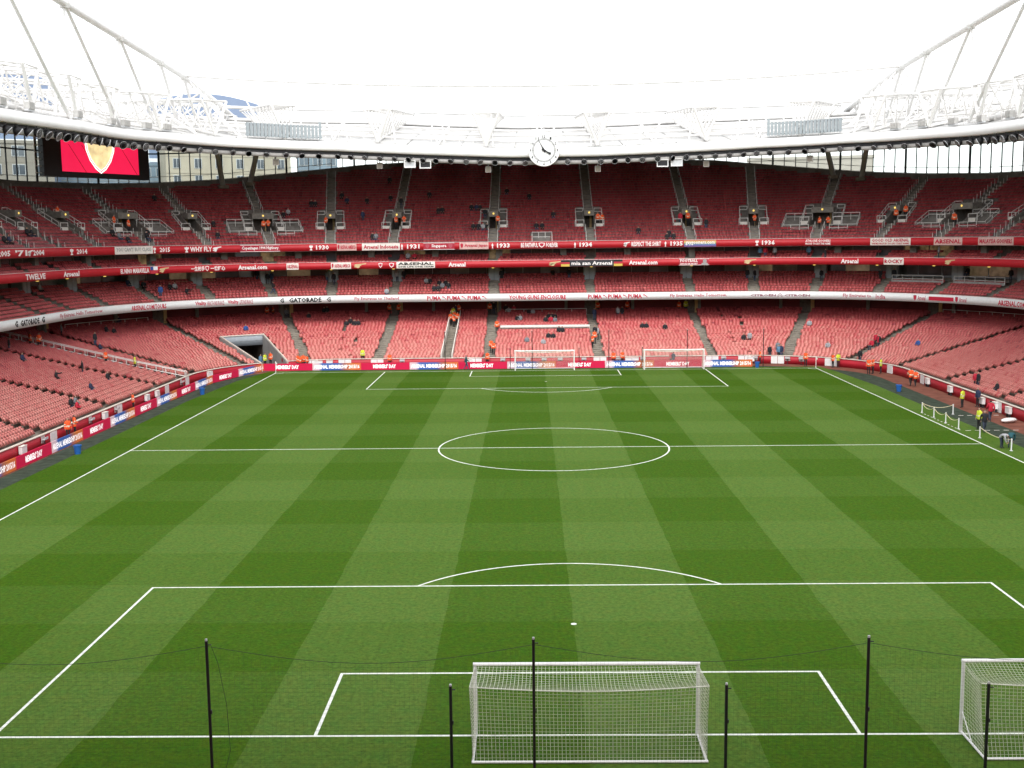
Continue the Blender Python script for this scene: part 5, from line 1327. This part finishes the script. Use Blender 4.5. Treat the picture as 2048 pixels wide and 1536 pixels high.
for lo, hi in ((-112, -30), (30, 112)):
    sweep('transom', lambda u: [(rim(u)+.05, rimz(u)+4.1), (rim(u)+.05, rimz(u)+4.3), (rim(u)+.14, rimz(u)+4.3), (rim(u)+.14, rimz(u)+4.1)], usample(lo, hi), [POST], fa, closed=True)
    sweep('outer_handrail', lambda u: [(rim(u)+2.5, rimz(u)+.9), (rim(u)+2.5, rimz(u)+.98), (rim(u)+2.58, rimz(u)+.98), (rim(u)+2.58, rimz(u)+.9)], usample(lo, hi), [RAIL], fa, closed=True)
# slanting roof columns behind the glazing
for s in (-1, 1):
    for q, lean in ((37.6, -1), (40.2, 1)):
        e = empty('roof_column', label=f'grey slanting column carrying the roof {"beside the screen" if s < 0 else "in front of the pale block"}, {"nearer the clock" if lean < 0 else "farther from the clock"}', category='column', group='slanting roof columns')
        m = MB(); m.tube([P(s*q, rim(q)-1.6, rimz(q)-1.2), P(s*(q+lean*1.1), rim(q)-4, roofz(q, rim(q)-4)-.2)], [.42, .36], 10); m.obj('shaft', mat('column_grey', (.55, .55, .54), .6), e, smooth=True)
        m = MB(); lbox(m, s*q, rim(q)-2.4, rimz(q)-1.4, 1.4, 1.4, .5); m.obj('foot', CONC, e)

# ------------------------------------------------------------------ buildings outside
def block(name, lab, c, size, rz, wallm, floors_, cols, winm, z0=0., win=(1.4, 1.7), top=None, rowsp=None):
    e = empty(name, (c[0], c[1], z0), rz, lab, 'building'); w_, d_, h_ = size
    m = MB(); m.box((-w_/2, -d_/2, 0), (w_/2, d_/2, h_)); m.obj('wall', wallm, e)
    m = MB(); m.box((-w_/2-.2, -d_/2-.2, h_+.003), (w_/2+.2, d_/2+.2, h_+.6)); m.obj('parapet', wallm, e)
    fh = h_/floors_; cw = w_/cols
    wm = MB(); wm.box((-win[0]/2, -.12, 0), (win[0]/2, .02, win[1])); wme = wm.mesh('window', [mat('window_frame', (.5, .52, .52), .5)])
    pm = MB(); pm.box((-win[0]/2+.12, -.14, .12), (-.05, -.121, win[1]-.12)); pm.box((.05, -.14, .12), (win[0]/2-.12, -.121, win[1]-.12)); pme = pm.mesh('pane', [winm])
    for f in range(floors_):
        if z0+f*fh < 18: continue
        for k in range(cols):
            o = put('window', wme, e, (-w_/2+cw*(k+.5), -d_/2-.003, f*fh+fh*.3)); put('pane', pme, o)
        mb = MB(); mb.box((-w_/2-.02, -d_/2-.05, f*fh-.04), (w_/2+.02, -d_/2-.004, f*fh+.04)); mb.obj('floor_band', mat('band_tan', (.30, .27, .22), .8), e)
    return e
STONE = mat('beige_stone', (.46, .42, .33), .85, .2, .1, .3); WN = mat('window_dark', (.10, .12, .14), .1, .6, .3, .3)
block('apartment_block', 'pale beige apartment block seen through the glazing beside the big screen', (-66, 205), (25, 16, 37), math.radians(22), STONE, 11, 6, WN, win=(1.5, 2.0))
block('apartment_block', 'grey beige block with dark windows seen past the outer edge of the big screen', (-113, 190), (30, 16, 36), math.radians(28), mat('grey_stone', (.30, .28, .24), .85, .2, .1, .3), 10, 7, WN, win=(2.4, 2.1))
block('office_block', 'blue glass office block seen through the glazing next to the slanting columns', (-51.5, 232), (9, 14, 36), math.radians(12), mat('blue_glass_wall', (.20, .27, .33), .2, .6, .15, .3), 10, 3, mat('blue_pane', (.10, .14, .18), .1, .6), win=(2.2, 2.2))
block('office_block', 'low blue-grey glass block seen through the gap under the big screen', (-94, 214), (24, 12, 33), math.radians(22), mat('blue_glass_wall', (.20, .27, .33)), 10, 8, mat('blue_pane', (.10, .14, .18), .1, .6), win=(2.0, 1.9))
block('warehouse_block', 'low pale block with thin floor lines seen through the glazing past the louvres', (60.5, 219), (26, 20, 32.5), math.radians(-14), mat('pale_block', (.50, .46, .40), .85, .2, .06, .3), 9, 1, WN, win=(.5, .5))
BLU = mat('blue_cladding', (.20, .26, .38), .45, .4, .08, .2)
def curved(name, lab, c, w_, d_, h_, rz, rise):
    e = empty(name, (c[0], c[1], 0), rz, lab, 'building'); n = 12; V = []
    for y_ in (-d_/2, d_/2):
        V += [(-w_/2, y_, 0), (w_/2, y_, 0)]+[(w_/2-w_*k/n, y_, h_+rise*math.sin(math.pi*(.18+.64*k/n))) for k in range(n+1)]
    N_ = n+3; F = [tuple(range(N_)), tuple(range(N_, 2*N_))]+[(k, (k+1) % N_, N_+(k+1) % N_, N_+k) for k in range(N_)]
    put('wall', mesh_np('wall', V, F, [BLU]), e)
    for k in range(4):
        m = MB(); x0 = w_/2-2.2-2.6*k; m.box((x0-1.6, -d_/2-.05, h_-7.5), (x0, -d_/2-.004, h_-5.6)); o = m.obj('window', mat('tower_window', (.16, .19, .22), .2), e)
    m = MB(); m.box((-w_/2-.1, -d_/2-.1, h_-10.4), (w_/2+.1, -d_/2-.006, h_-9.6)); m.obj('ledge', WHITE, e)
curved('office_tower', 'blue clad tower with a gently curved top rising behind the roof beside the main truss', (-76, 226), 24, 14, 44.5, math.radians(16), 4.6)
curved('office_tower', 'blue clad tower with a curved top just showing over the side roof', (-104.5, 196), 13, 14, 46.6, math.radians(20), 3.2)
# ------------------------------------------------------------------ goals
NET = mat('net_cord', (.78, .79, .70), .7, .2, .05)
def cords(mb, fn, ns, nt, r, ss=1, st=1):
    """net of cords over fn(s,t), s,t in 0..1"""
    for i in range(ns+1): mb.tube([fn(i/ns, j/(nt*st)) for j in range(nt*st+1)], r, 3, cap=False)
    for j in range(nt+1): mb.tube([fn(i/(ns*ss), j/nt) for i in range(ns*ss+1)], r, 3, cap=False)
hw, H = 3.72, 2.44
def topbar(s): return np.array([-hw+2*hw*s, 0, H+.02])
def backtop(s): return np.array([-3.82+7.64*s, -1.75, 2.42-.16*math.sin(math.pi*s)])
def f_top(s, t): p = topbar(s)*(1-t)+backtop(s)*t; return p-np.array([0, 0, .22*math.sin(math.pi*t)*(.4+.6*math.sin(math.pi*s))])
def f_back(s, t): p = backtop(s)*(1-t)+np.array([-hw+2*hw*s, -2.05, .06])*t; return p+np.array([0, .12*math.sin(math.pi*t), 0])
def f_side(sg):
    def f(s, t):
        p = np.array([sg*hw, 0, H*(1-t)+.05*t]); q = f_back(0 if sg < 0 else 1, t)
        return p*(1-s)+q*s+np.array([-sg*.10*math.sin(math.pi*s)*math.sin(math.pi*t), 0, 0])
    return f
POSTW = mat('goal_white', (.9, .9, .89), .35, .5, .03)
def goal_meshes(r):
    R = []
    for sg in (-1, 1): m = MB(); m.tube([(sg*hw, 0, 0), (sg*hw, 0, H-.005)], .062, 12); R.append(('post', m.mesh('post', [POSTW], False)))
    m = MB(); m.tube([(-hw-.062, 0, H+.057), (hw+.062, 0, H+.057)], .062, 12); R.append(('crossbar', m.mesh('crossbar', [POSTW])))
    for sg in (-1, 1): m = MB(); m.tube([(sg*hw, -.07, .045), (sg*hw, -2.0, .045)], .042, 8); m.tube([(sg*hw, -.06, .75), (sg*hw*.998, -.9, .09)], .02, 6); R.append(('side_bar', m.mesh('side_bar', [POSTW])))
    m = MB(); m.tube([(-hw-.04, -2.05, .045), (hw+.04, -2.05, .045)], .045, 8); R.append(('ground_bar', m.mesh('ground_bar', [POSTW])))
    m = MB(); cords(m, f_top, 60, 14, r, 1, 1); R.append(('top_net', m.mesh('top_net', [NET])))
    m = MB(); cords(m, f_back, 60, 20, r, 1, 1); R.append(('back_net', m.mesh('back_net', [NET])))
    for sg in (-1, 1): m = MB(); cords(m, f_side(sg), 15, 20, r, 1, 1); R.append(('side_net', m.mesh('side_net', [NET])))
    m = MB(); m.tube([backtop(k/20) for k in range(21)], .018, 5); R.append(('net_rope', m.mesh('net_rope', [NET])))
    return R
GM = goal_meshes(.0065)
for (x, y_, rz, lab) in ((0, 0, 0, 'white goal with a full net in the centre of the near goal line'), (16.27, .12, 0, 'white spare goal on the near goal line cut off by the picture edge'),
                         (0, 105, math.pi, 'white goal in the centre of the far goal line'), (16.25, 104.8, math.pi, 'white spare goal on the far goal line by the corner')):
    e = empty('football_goal', (x, y_, .015), rz, lab, 'goal', 'football goals')
    for nm, me in GM: put(nm, me, e, kind='stuff' if nm in ('top_net', 'back_net', 'side_net') else None)
# black posts with the stop nets behind the goals
def post(x, y_, h, lab, grp, r=.045):
    e = empty('net_post', (x, y_, .01), 0, lab, 'net post', grp)
    m = MB(); m.tube([(0, 0, 0), (0, 0, h)], r, 8); m.obj('pole', BLACK, e)
    m = MB(); m.tube([(0, 0, h+.002), (0, 0, h+.06)], r*.8, 8); m.obj('cap', SILVER, e)
    m = MB(); m.tube([(r, 0, h-.12), (r+.1, 0, h-.12)], .02, 5); m.box((r, -.03, h*.55), (r+.03, .03, h*.55+.12)); m.obj('cleat', DARK, e)
NX = (-21.0, -11.37, -1.76, 8.0, 17.7)
for i, x in enumerate(NX): post(x, -4.4, 4.98, ['tall black net post off the far end of the near stop net', 'tall black net post on the near left, beside the goal area corner', 'tall black net post standing in front of the near goal', 'tall black net post between the two near goals', 'tall black net post past the near spare goal'][i], 'tall net posts behind the near goal line')
for x, lab in ((-4.36, 'short black net post just left of the near goal'), (4.23, 'short black net post just right of the near goal'), (12.32, 'short black net post in front of the near spare goal'), (20.3, 'short black net post beyond the near spare goal')): post(x, -2.5, 2.78, lab, 'short net posts of the near goals', .05)
for i, x in enumerate((-12.67, -1.56, 8.19, 18.12, 27.76)): post(x, 106.75, 4.85, f'thin tall black net post behind the far goal line, {ordinal(i)} from the left', 'tall net posts behind the far goal line', .05)
for x, lab in ((-4.37, 'short black net post left of the far centre goal'), (4.39, 'short black net post right of the far centre goal'), (12.4, 'short black net post beside the far spare goal')): post(x, 106.6, 2.7, lab, 'short net posts of the far goals', .045)
NETB = mat('stop_net_cord', (.045, .06, .04), .8, .2, .1)
def stopnet(xs_, y_, lab, r, step):
    e = empty('stop_net', (0, y_, 0), 0, lab, 'ball stop net', 'ball stop nets behind the goals')
    m = MB(); mr_ = MB()
    for x0, x1 in zip(xs_[:-1], xs_[1:]):
        top = lambda q: 4.83-.55*math.sin(math.pi*(q-x0)/(x1-x0))
        n = int((x1-x0)/step)
        for k in range(1, n): q = x0+(x1-x0)*k/n; m.tube([(q, .06*math.sin(k*.7), .02), (q+.02*math.sin(k), 0, top(q))], r, 3, cap=False)
        for k in range(1, int(4.4/step)): zz = k*step; m.tube([(x0+(x1-x0)*j/8, .03*math.sin(j), min(zz, top(x0+(x1-x0)*j/8))) for j in range(9)], r, 3, cap=False)
        mr_.tube([(x0+(x1-x0)*j/16, 0, top(x0+(x1-x0)*j/16)) for j in range(17)], max(.008, r*3), 4)
    m.obj('net', NETB, e, kind='stuff'); mr_.obj('top_rope', NETB, e)
stopnet(NX, -4.4, 'dark green ball stop net strung between the near tall posts', .0015, .13)
stopnet((-12.67, -1.56, 8.19, 18.12, 27.76), 106.75, 'dark ball stop net strung between the far tall posts', .002, .6)
m = MB(); m.tube([(-11.22, -4.42, 4.82), (-11.05, -4.4, 4.3), (-10.85, -4.4, 3), (-10.8, -4.4, 1.6), (-11.1, -4.4, .5)], .008, 4)
cord_ = m.obj('loose_cord', NETB, None, label='loose thin cord dangling beside the near left tall net post', category='cord')
# corner flags
for x, y_, lab in ((34, 105, 'white corner flag at the corner away from the tunnel'), (-34, 105, 'white corner flag at the tunnel corner')):
    e = empty('corner_flag', (x, y_, .015), 0, lab, 'corner flag', 'corner flags')
    m = MB(); m.tube([(0, 0, 0), (0, 0, 1.5)], .035, 8); m.obj('pole', WHITE, e)
    m = MB(); m.add([(.035, 0, 1.48), (.20, .03, 1.2), (.16, .05, 1.0), (.035, 0, 1.1), (.035, .02, 1.48), (.20, .05, 1.2), (.16, .07, 1.0), (.035, .02, 1.1)], MB.BF); m.obj('flag', CLOTHW, e)
# blue bins
BIN = mat('bin_blue', (.02, .12, .42), .45, .4, .06)
for x, y_, lab in ((-37.74, 51.3, 'blue plastic bin on the side turf, the nearer of two by the boards'), (-37.7, 85.5, 'blue plastic bin on the side turf, the farther of two by the boards'), (37.24, 83, 'blue plastic bin at the track edge below the two walking stewards'), (26.9, 106.2, 'blue plastic bin in front of the far boards by the corner')):
    e = empty('bin', (x, y_, .015), .3, lab, 'bin', 'blue bins round the pitch')
    m = MB(); m.lathe([(.22, 0), (.30, .68), (.30, .72), (.27, .72), (.2, .03), (0, .03)], 14); m.obj('body', BIN, e, smooth=False)
    m = MB(); m.lathe([(.302, .64), (.335, .64), (.335, .72), (.302, .72)], 14); m.obj('lip', BIN, e); m = MB(); m.tube([(-.31, 0, .62), (-.38, 0, .5), (-.31, 0, .4)], .015, 5); m.tube([(.31, 0, .62), (.38, 0, .5), (.31, 0, .4)], .015, 5); m.obj('handle', DARK, e)
# rope posts at the side of the pitch
RP = [(34.79, 68.7), (34.82, 65.7), (34.78, 62.65), (34.73, 59.5), (37.18, 67.4), (34.8, 55.1), (35.0, 49.5)]
for i, (x, y_) in enumerate(RP):
    e = empty('rope_post', (x, y_, .012), 0, ['white rope post at the far end of the row beside the touchline', 'white rope post, second in the row beside the touchline', 'white rope post, third in the row beside the touchline', 'white rope post, fourth in the row beside the touchline', 'white rope post standing back by the track edge', 'white rope post next to the steward in yellow and orange', 'white rope post beside the two bending people'][i], 'rope post', 'white rope posts by the touchline')
    m = MB(); m.tube([(0, 0, 0), (0, 0, .95)], .05, 8); m.obj('pole', WHITE, e); m = MB(); m.lathe([(.13, 0), (.13, .03), (.05, .04)], 10); m.obj('foot', SILVER, e)
ROPE = mat('barrier_rope', (.62, .54, .36), .8, .2, .2, 6)
for a, bb, lab in ((0, 1, 'sagging pale rope between the first two rope posts'), (1, 2, 'sagging pale rope between the second and third rope posts'), (2, 3, 'sagging pale rope between the third and fourth rope posts'), (0, 4, 'sagging pale rope running back to the post by the track'), (5, 6, 'sagging pale rope leading to the two bending people')):
    p, q = np.array([*RP[a], .9]), np.array([*RP[bb], .9]); m = MB()
    m.tube([p+(q-p)*k/12-np.array([0, 0, (.38 if a < 5 else .3)*4*(k/12)*(1-k/12)*.9]) for k in range(13)], .028, 5); m.obj('rope', ROPE, None, label=lab, category='rope', group='ropes of the touchline barrier')
m = MB()
for k in range(24):
    if k % 2 == 0: y0 = 68.5-k*.42; m.box((34.62, y0-.30, .014), (34.70, y0, .03))
for k in range(6): x0 = 35.0+k*.8; m.box((x0, 58.6, .014), (x0+.45, 58.68, .03))
for k in range(5): x0 = 37.4+k*.8; m.box((x0, 66.6, .014), (x0+.45, 66.68, .03))
m.obj('ground_tape', CLOTHW, None, label='broken white tape strip laid on the dark turf beside the touchline', category='tape', kind='stuff')
# white sack lying on the track
m = MB()
V = []; n = 14
for i in range(7):
    t_ = -1+2*i/6; r = math.sqrt(max(0, 1-t_*t_))
    for k in range(n): a = 2*math.pi*k/n; V.append((.95*t_, .42*r*math.cos(a)*(1+.1*math.sin(3*a)), .22+.21*r*math.sin(a)))
m.add(V, [(i*n+k, i*n+(k+1) % n, (i+1)*n+(k+1) % n, (i+1)*n+k) for i in range(6) for k in range(n)]); m.obj('sack', WHITE, None, (40.3, 62.6, .0), .5, smooth=True, label='white folded sack lying on the red track by the wall', category='sack')
# white tub by the end of the track
e = empty('tub', (40.9, 58.6, .005), 0, 'pale rounded tub standing on the track at the picture edge', 'tub'); m = MB(); m.lathe([(.4, 0), (.55, .75), (.5, .85), (0, .86)], 16); m.obj('body', CLOTHW, e); m = MB(); m.tube([(-.3, 0, .86), (0, 0, 1.05), (.3, 0, .86)], .03, 6); m.obj('handle', DARK, e)

# ------------------------------------------------------------------ people
SK = {'pelvis': (0, 0, .95, .135), 'waist': (0, -.005, 1.10, .125), 'chest': (0, .0, 1.30, .15), 'neck0': (0, .01, 1.45, .075), 'neck': (0, 0, 1.52, .055), 'head': (0, -.025, 1.60, .086), 'crown': (0, -.01, 1.69, .078),
      'hipL': (-.095, 0, .90, .095), 'kneeL': (-.10, -.015, .50, .064), 'ankL': (-.10, .02, .10, .045), 'toeL': (-.115, -.14, .045, .04),
      'shL': (-.185, .005, 1.41, .062), 'elL': (-.235, .02, 1.13, .047), 'wrL': (-.25, -.05, .90, .033), 'haL': (-.25, -.075, .83, .036)}
for k in list(SK):
    if k.endswith('L') and k[:-1] in ('hip', 'knee', 'ank', 'toe', 'sh', 'el', 'wr', 'ha'): x, y_, z_, r_ = SK[k]; SK[k[:-1]+'R'] = (-x, y_, z_, r_)
EDG = [('pelvis', 'waist'), ('waist', 'chest'), ('chest', 'neck0'), ('neck0', 'neck'), ('neck', 'head'), ('head', 'crown')]
for s in 'LR': EDG += [('pelvis', 'hip'+s), ('hip'+s, 'knee'+s), ('knee'+s, 'ank'+s), ('ank'+s, 'toe'+s), ('chest', 'sh'+s), ('sh'+s, 'el'+s), ('el'+s, 'wr'+s), ('wr'+s, 'ha'+s)]
def shift(d, keys, v): return {k: ((d[k][0]+v[0], d[k][1]+v[1], d[k][2]+v[2], d[k][3]) if k in keys else d[k]) for k in d}
def setp(d, **kw):
    d = dict(d)
    for k, v in kw.items(): d[k] = (*v, d[k][3])
    return d
UPB = [k for k in SK if not k.startswith(('hip', 'knee', 'ank', 'toe'))]
POSES = {'stand': SK}
POSES['fold'] = setp(SK, elL=(-.26, .03, 1.15), wrL=(-.10, -.20, 1.12), haL=(-.03, -.23, 1.12), elR=(.26, .03, 1.15), wrR=(.10, -.20, 1.08), haR=(.03, -.23, 1.07))
POSES['walk'] = setp(SK, kneeL=(-.10, -.16, .52), ankL=(-.10, -.24, .12), toeL=(-.11, -.39, .07), kneeR=(.10, .03, .50), ankR=(.10, .30, .17), toeR=(.11, .20, .05), elL=(-.25, .14, 1.15), wrL=(-.24, .10, .92), haL=(-.24, .09, .85), elR=(.25, -.08, 1.14), wrR=(.23, -.27, .98), haR=(.22, -.31, .93))
st = shift(SK, UPB+['hipL', 'hipR'], (0, .42, -.42))
POSES['sit'] = setp(st, kneeL=(-.13, -.02, .50), ankL=(-.13, .02, .10), toeL=(-.14, -.14, .045), kneeR=(.13, -.02, .50), ankR=(.13, .02, .10), toeR=(.14, -.14, .045), elL=(-.25, .36, .74), wrL=(-.16, .12, .62), haL=(-.13, .06, .60), elR=(.25, .36, .74), wrR=(.16, .12, .62), haR=(.13, .06, .60))
POSES['reach'] = setp(POSES['sit'], elR=(.42, .25, .92), wrR=(.64, .12, .98), haR=(.71, .09, 1.0))
POSES['bend'] = setp(SK, pelvis=(0, .12, .93), waist=(0, -.02, 1.02), chest=(0, -.24, 1.05), neck0=(0, -.38, 1.02), neck=(0, -.44, .98), head=(0, -.51, .93), crown=(0, -.58, .88), hipL=(-.095, .10, .88), hipR=(.095, .10, .88), shL=(-.185, -.33, 1.03), shR=(.185, -.33, 1.03), elL=(-.2, -.36, .76), elR=(.2, -.36, .76), wrL=(-.12, -.42, .54), wrR=(.12, -.42, .54), haL=(-.09, -.44, .46), haR=(.09, -.44, .46))
def region(k1, k2):
    if 'head' in (k1, k2) or 'crown' in (k1, k2): return 0
    if (k1, k2) == ('neck0', 'neck'): return 0
    if k1.startswith('wr'): return 0
    if k1.startswith('ank'): return 3
    if k1.startswith(('hip', 'knee')) or k2.startswith('hip'): return 2
    return 1
def person_meshes(pose):
    d = POSES[pose]; keys = list(d); me = bpy.data.meshes.new('rig')
    me.from_pydata([d[k][:3] for k in keys], [(keys.index(a), keys.index(c)) for a, c in EDG], [])
    o = bpy.data.objects.new('rig', me); C.objects.link(o)
    md = o.modifiers.new('skin', 'SKIN'); md.use_smooth_shade = True; o.modifiers.new('sub', 'SUBSURF').levels = 1
    for i, k in enumerate(keys):
        sv = me.skin_vertices[0].data[i]; r = d[k][3]; sv.radius = (r*1.18, r) if k in ('pelvis', 'waist', 'chest') else (r, r); sv.use_root = (k == 'pelvis')
    dg = bpy.context.evaluated_depsgraph_get(); m2 = bpy.data.meshes.new_from_object(o.evaluated_get(dg))
    V = np.zeros(len(m2.vertices)*3, np.float32); m2.vertices.foreach_get('co', V); V = V.reshape(-1, 3).astype(float)
    F = [tuple(p.vertices) for p in m2.polygons]
    bpy.data.objects.remove(o); bpy.data.meshes.remove(me); bpy.data.meshes.remove(m2)
    V[:, 0] *= 1.02
    A = np.array([d[a][:3] for a, c in EDG]); B = np.array([d[c][:3] for a, c in EDG]); rr = np.array([(d[a][3]+d[c][3])/2 for a, c in EDG])
    cen = np.array([V[list(f)].mean(0) for f in F]); ab = B-A
    tt = np.clip(((cen[:, None]-A)*ab).sum(2)/((ab*ab).sum(1)+1e-9), 0, 1); ds = np.linalg.norm(cen[:, None]-(A+tt[..., None]*ab), axis=2)/rr; e = ds.argmin(1)
    mi = [region(*EDG[k]) for k in e]
    # fingers, thumb, nose, ears, eyes and mouth go on the same body mesh
    mb = MB(); mb.add(V, F); mb.MI = mi
    for s in 'LR':
        w_, h_ = np.array(d['wr'+s][:3]), np.array(d['ha'+s][:3]); dr = (h_-w_)/np.linalg.norm(h_-w_); sd = np.cross(dr, [1, 0, 0]); sd /= np.linalg.norm(sd)+1e-9; cu = np.cross(dr, sd)
        for k, L in enumerate((.07, .08, .075, .06)):
            b0 = h_+dr*.012+sd*(.017*(k-1.5)); mb.tube([b0, b0+dr*L*.5, b0+dr*L*.9+cu*.02], [.0095, .009, .007], 5, 0)
        b0 = h_-dr*.02+sd*.03; mb.tube([b0, b0+sd*.03+dr*.02, b0+sd*.035+dr*.05], [.012, .011, .008], 5, 0)
    hc, up = np.array(d['head'][:3]), np.array(d['crown'][:3])-np.array(d['neck'][:3]); up /= np.linalg.norm(up); fw = np.array([0, -1., 0]) if pose != 'bend' else np.array([0, -.45, -.9]); fw -= up*np.dot(fw, up); fw /= np.linalg.norm(fw); rt = np.cross(fw, up)
    q = hc+fw*.082; mb.add([q+up*.045, q+rt*.016-up*.0, q-rt*.016, q+fw*.024+up*.004], [(0, 1, 3), (0, 3, 2), (1, 2, 3)], 0)
    for s in (-1, 1):
        e0 = hc+fw*.084+up*.045+rt*s*.032; mb.add([e0-rt*.012-up*.006, e0+rt*.012-up*.006, e0+rt*.012+up*.006, e0-rt*.012+up*.006], [(0, 1, 2, 3)], 3)
        e1 = hc+rt*s*.086+up*.02; mb.tube([e1-up*.025, e1+rt*s*.012, e1+up*.028], [.01, .016, .012], 5, 0)
    e0 = hc+fw*.083-up*.03; mb.add([e0-rt*.022-up*.004, e0+rt*.022-up*.004, e0+rt*.022+up*.004, e0-rt*.022+up*.004], [(0, 1, 2, 3)], 4)
    # normals for shells
    nv = np.zeros_like(V)
    for f in F:
        a, b_, c_ = V[f[0]], V[f[1]], V[f[2]]; n_ = np.cross(b_-a, c_-a)
        for i in f: nv[i] += n_
    nv /= np.linalg.norm(nv, axis=1)[:, None]+1e-12
    def shell(sel, off, mis=None):
        idx = sorted({i for k in sel for i in F[k]}); mp = {i: j for j, i in enumerate(idx)}
        return V[idx]+nv[idx]*off, [tuple(mp[i] for i in F[k]) for k in sel]
    hair = [k for k in range(len(F)) if EDG[e[k]][1] in ('head', 'crown') and (np.dot(cen[k]-hc, up) > .075 or (np.dot(cen[k]-hc, fw) < -.01 and np.dot(cen[k]-hc, up) > -.03))]
    coat = [k for k in range(len(F)) if mi[k] == 1 or (mi[k] == 2 and 'pelvis' in EDG[e[k]])]
    cz = cen[:, 2]; zc_ = d['chest'][2]
    cm = [1 if (abs(np.dot(cen[k]-np.array(d['waist'][:3]), np.array([0, 0, 1.]))+.02) < .022 or (EDG[e[k]][0].startswith('sh') and .6 < tt[k, e[k]] < .85)) else 0 for k in coat]
    return mb, shell(hair, .014), shell(coat, .02), cm
PMESH = {}
SKINC = mat('skin', (.50, .30, .22), .6, .4, .05); HAIRC = [mat('hair_dark', (.03, .022, .018), .7), mat('hair_brown', (.09, .05, .03), .7), mat('hair_grey', (.25, .24, .23), .7)]
SHOE = mat('shoe_black', (.02, .02, .02), .5); LIPS = mat('lips', (.36, .13, .12), .6)
TROU = [mat('trousers_black', (.018, .018, .02), .8), mat('trousers_navy', (.03, .04, .07), .8), mat('jeans', (.05, .08, .15), .8)]
TOPC = {'orange': (.88, .115, .03), 'yellow': (.62, .70, .05), 'black': (.022, .022, .026), 'navy': (.03, .04, .085), 'grey': (.20, .21, .23), 'white': (.36, .36, .38), 'blue': (.04, .10, .32), 'lightblue': (.10, .21, .32), 'red': (.50, .025, .05), 'teal': (.02, .085, .10)}
TOPM = {k: mat('cloth_'+k, v, .75, .3, .06) for k, v in TOPC.items()}
ORLO = mat('cloth_orange_band', (.75, .72, .55), .5)
for pose in POSES:
    mb, hr, ct_, cm = person_meshes(pose)
    PMESH[pose] = (mb.mesh('person', [SKINC, TOPM['black'], TROU[0], SHOE, LIPS], True), mesh_np('hair', hr[0], hr[1], [HAIRC[0]], True), mesh_np('jacket', ct_[0], ct_[1], [TOPM['black'], ORLO], True, cm))
def slot(o, i, m): o.material_slots[i].link = 'OBJECT'; o.material_slots[i].material = m
for (x, y_, z_, u_, pose, top, lab) in PEOPLE:
    bd, hr, ct_ = PMESH[pose]; fac_ = nang(u_)
    if pose == 'walk': fac_ += 1.57*random.choice((-1, 1))
    elif pose == 'bend': fac_ += (2.2 if top == 'white' else -2.2)
    elif pose != 'sit' and pose != 'reach': fac_ += random.gauss(0, .6)
    else: fac_ += random.gauss(0, .12)
    stew = top in ('orange', 'yellow')
    o = put('person', bd, None, (x, y_, z_), fac_, label=lab, category='person', group='stewards in hi-vis jackets' if stew else ('people sitting in the seats' if pose in ('sit', 'reach') else 'people standing about the stadium'))
    s_ = random.uniform(.95, 1.06)*(1.12 if stew else 1.16 if pose in ('sit', 'reach') else 1.08); o.scale = (s_, s_, s_)
    slot(o, 1, TOPM[top]); slot(o, 2, TROU[0] if stew else random.choice(TROU))
    h = put('hair', hr, o); slot(h, 0, random.choice(HAIRC[:2]+HAIRC))
    j = put('jacket', ct_, o); slot(j, 0, TOPM[top]); slot(j, 1, ORLO if stew else TOPM[top])
    # seat turned down under anyone sitting
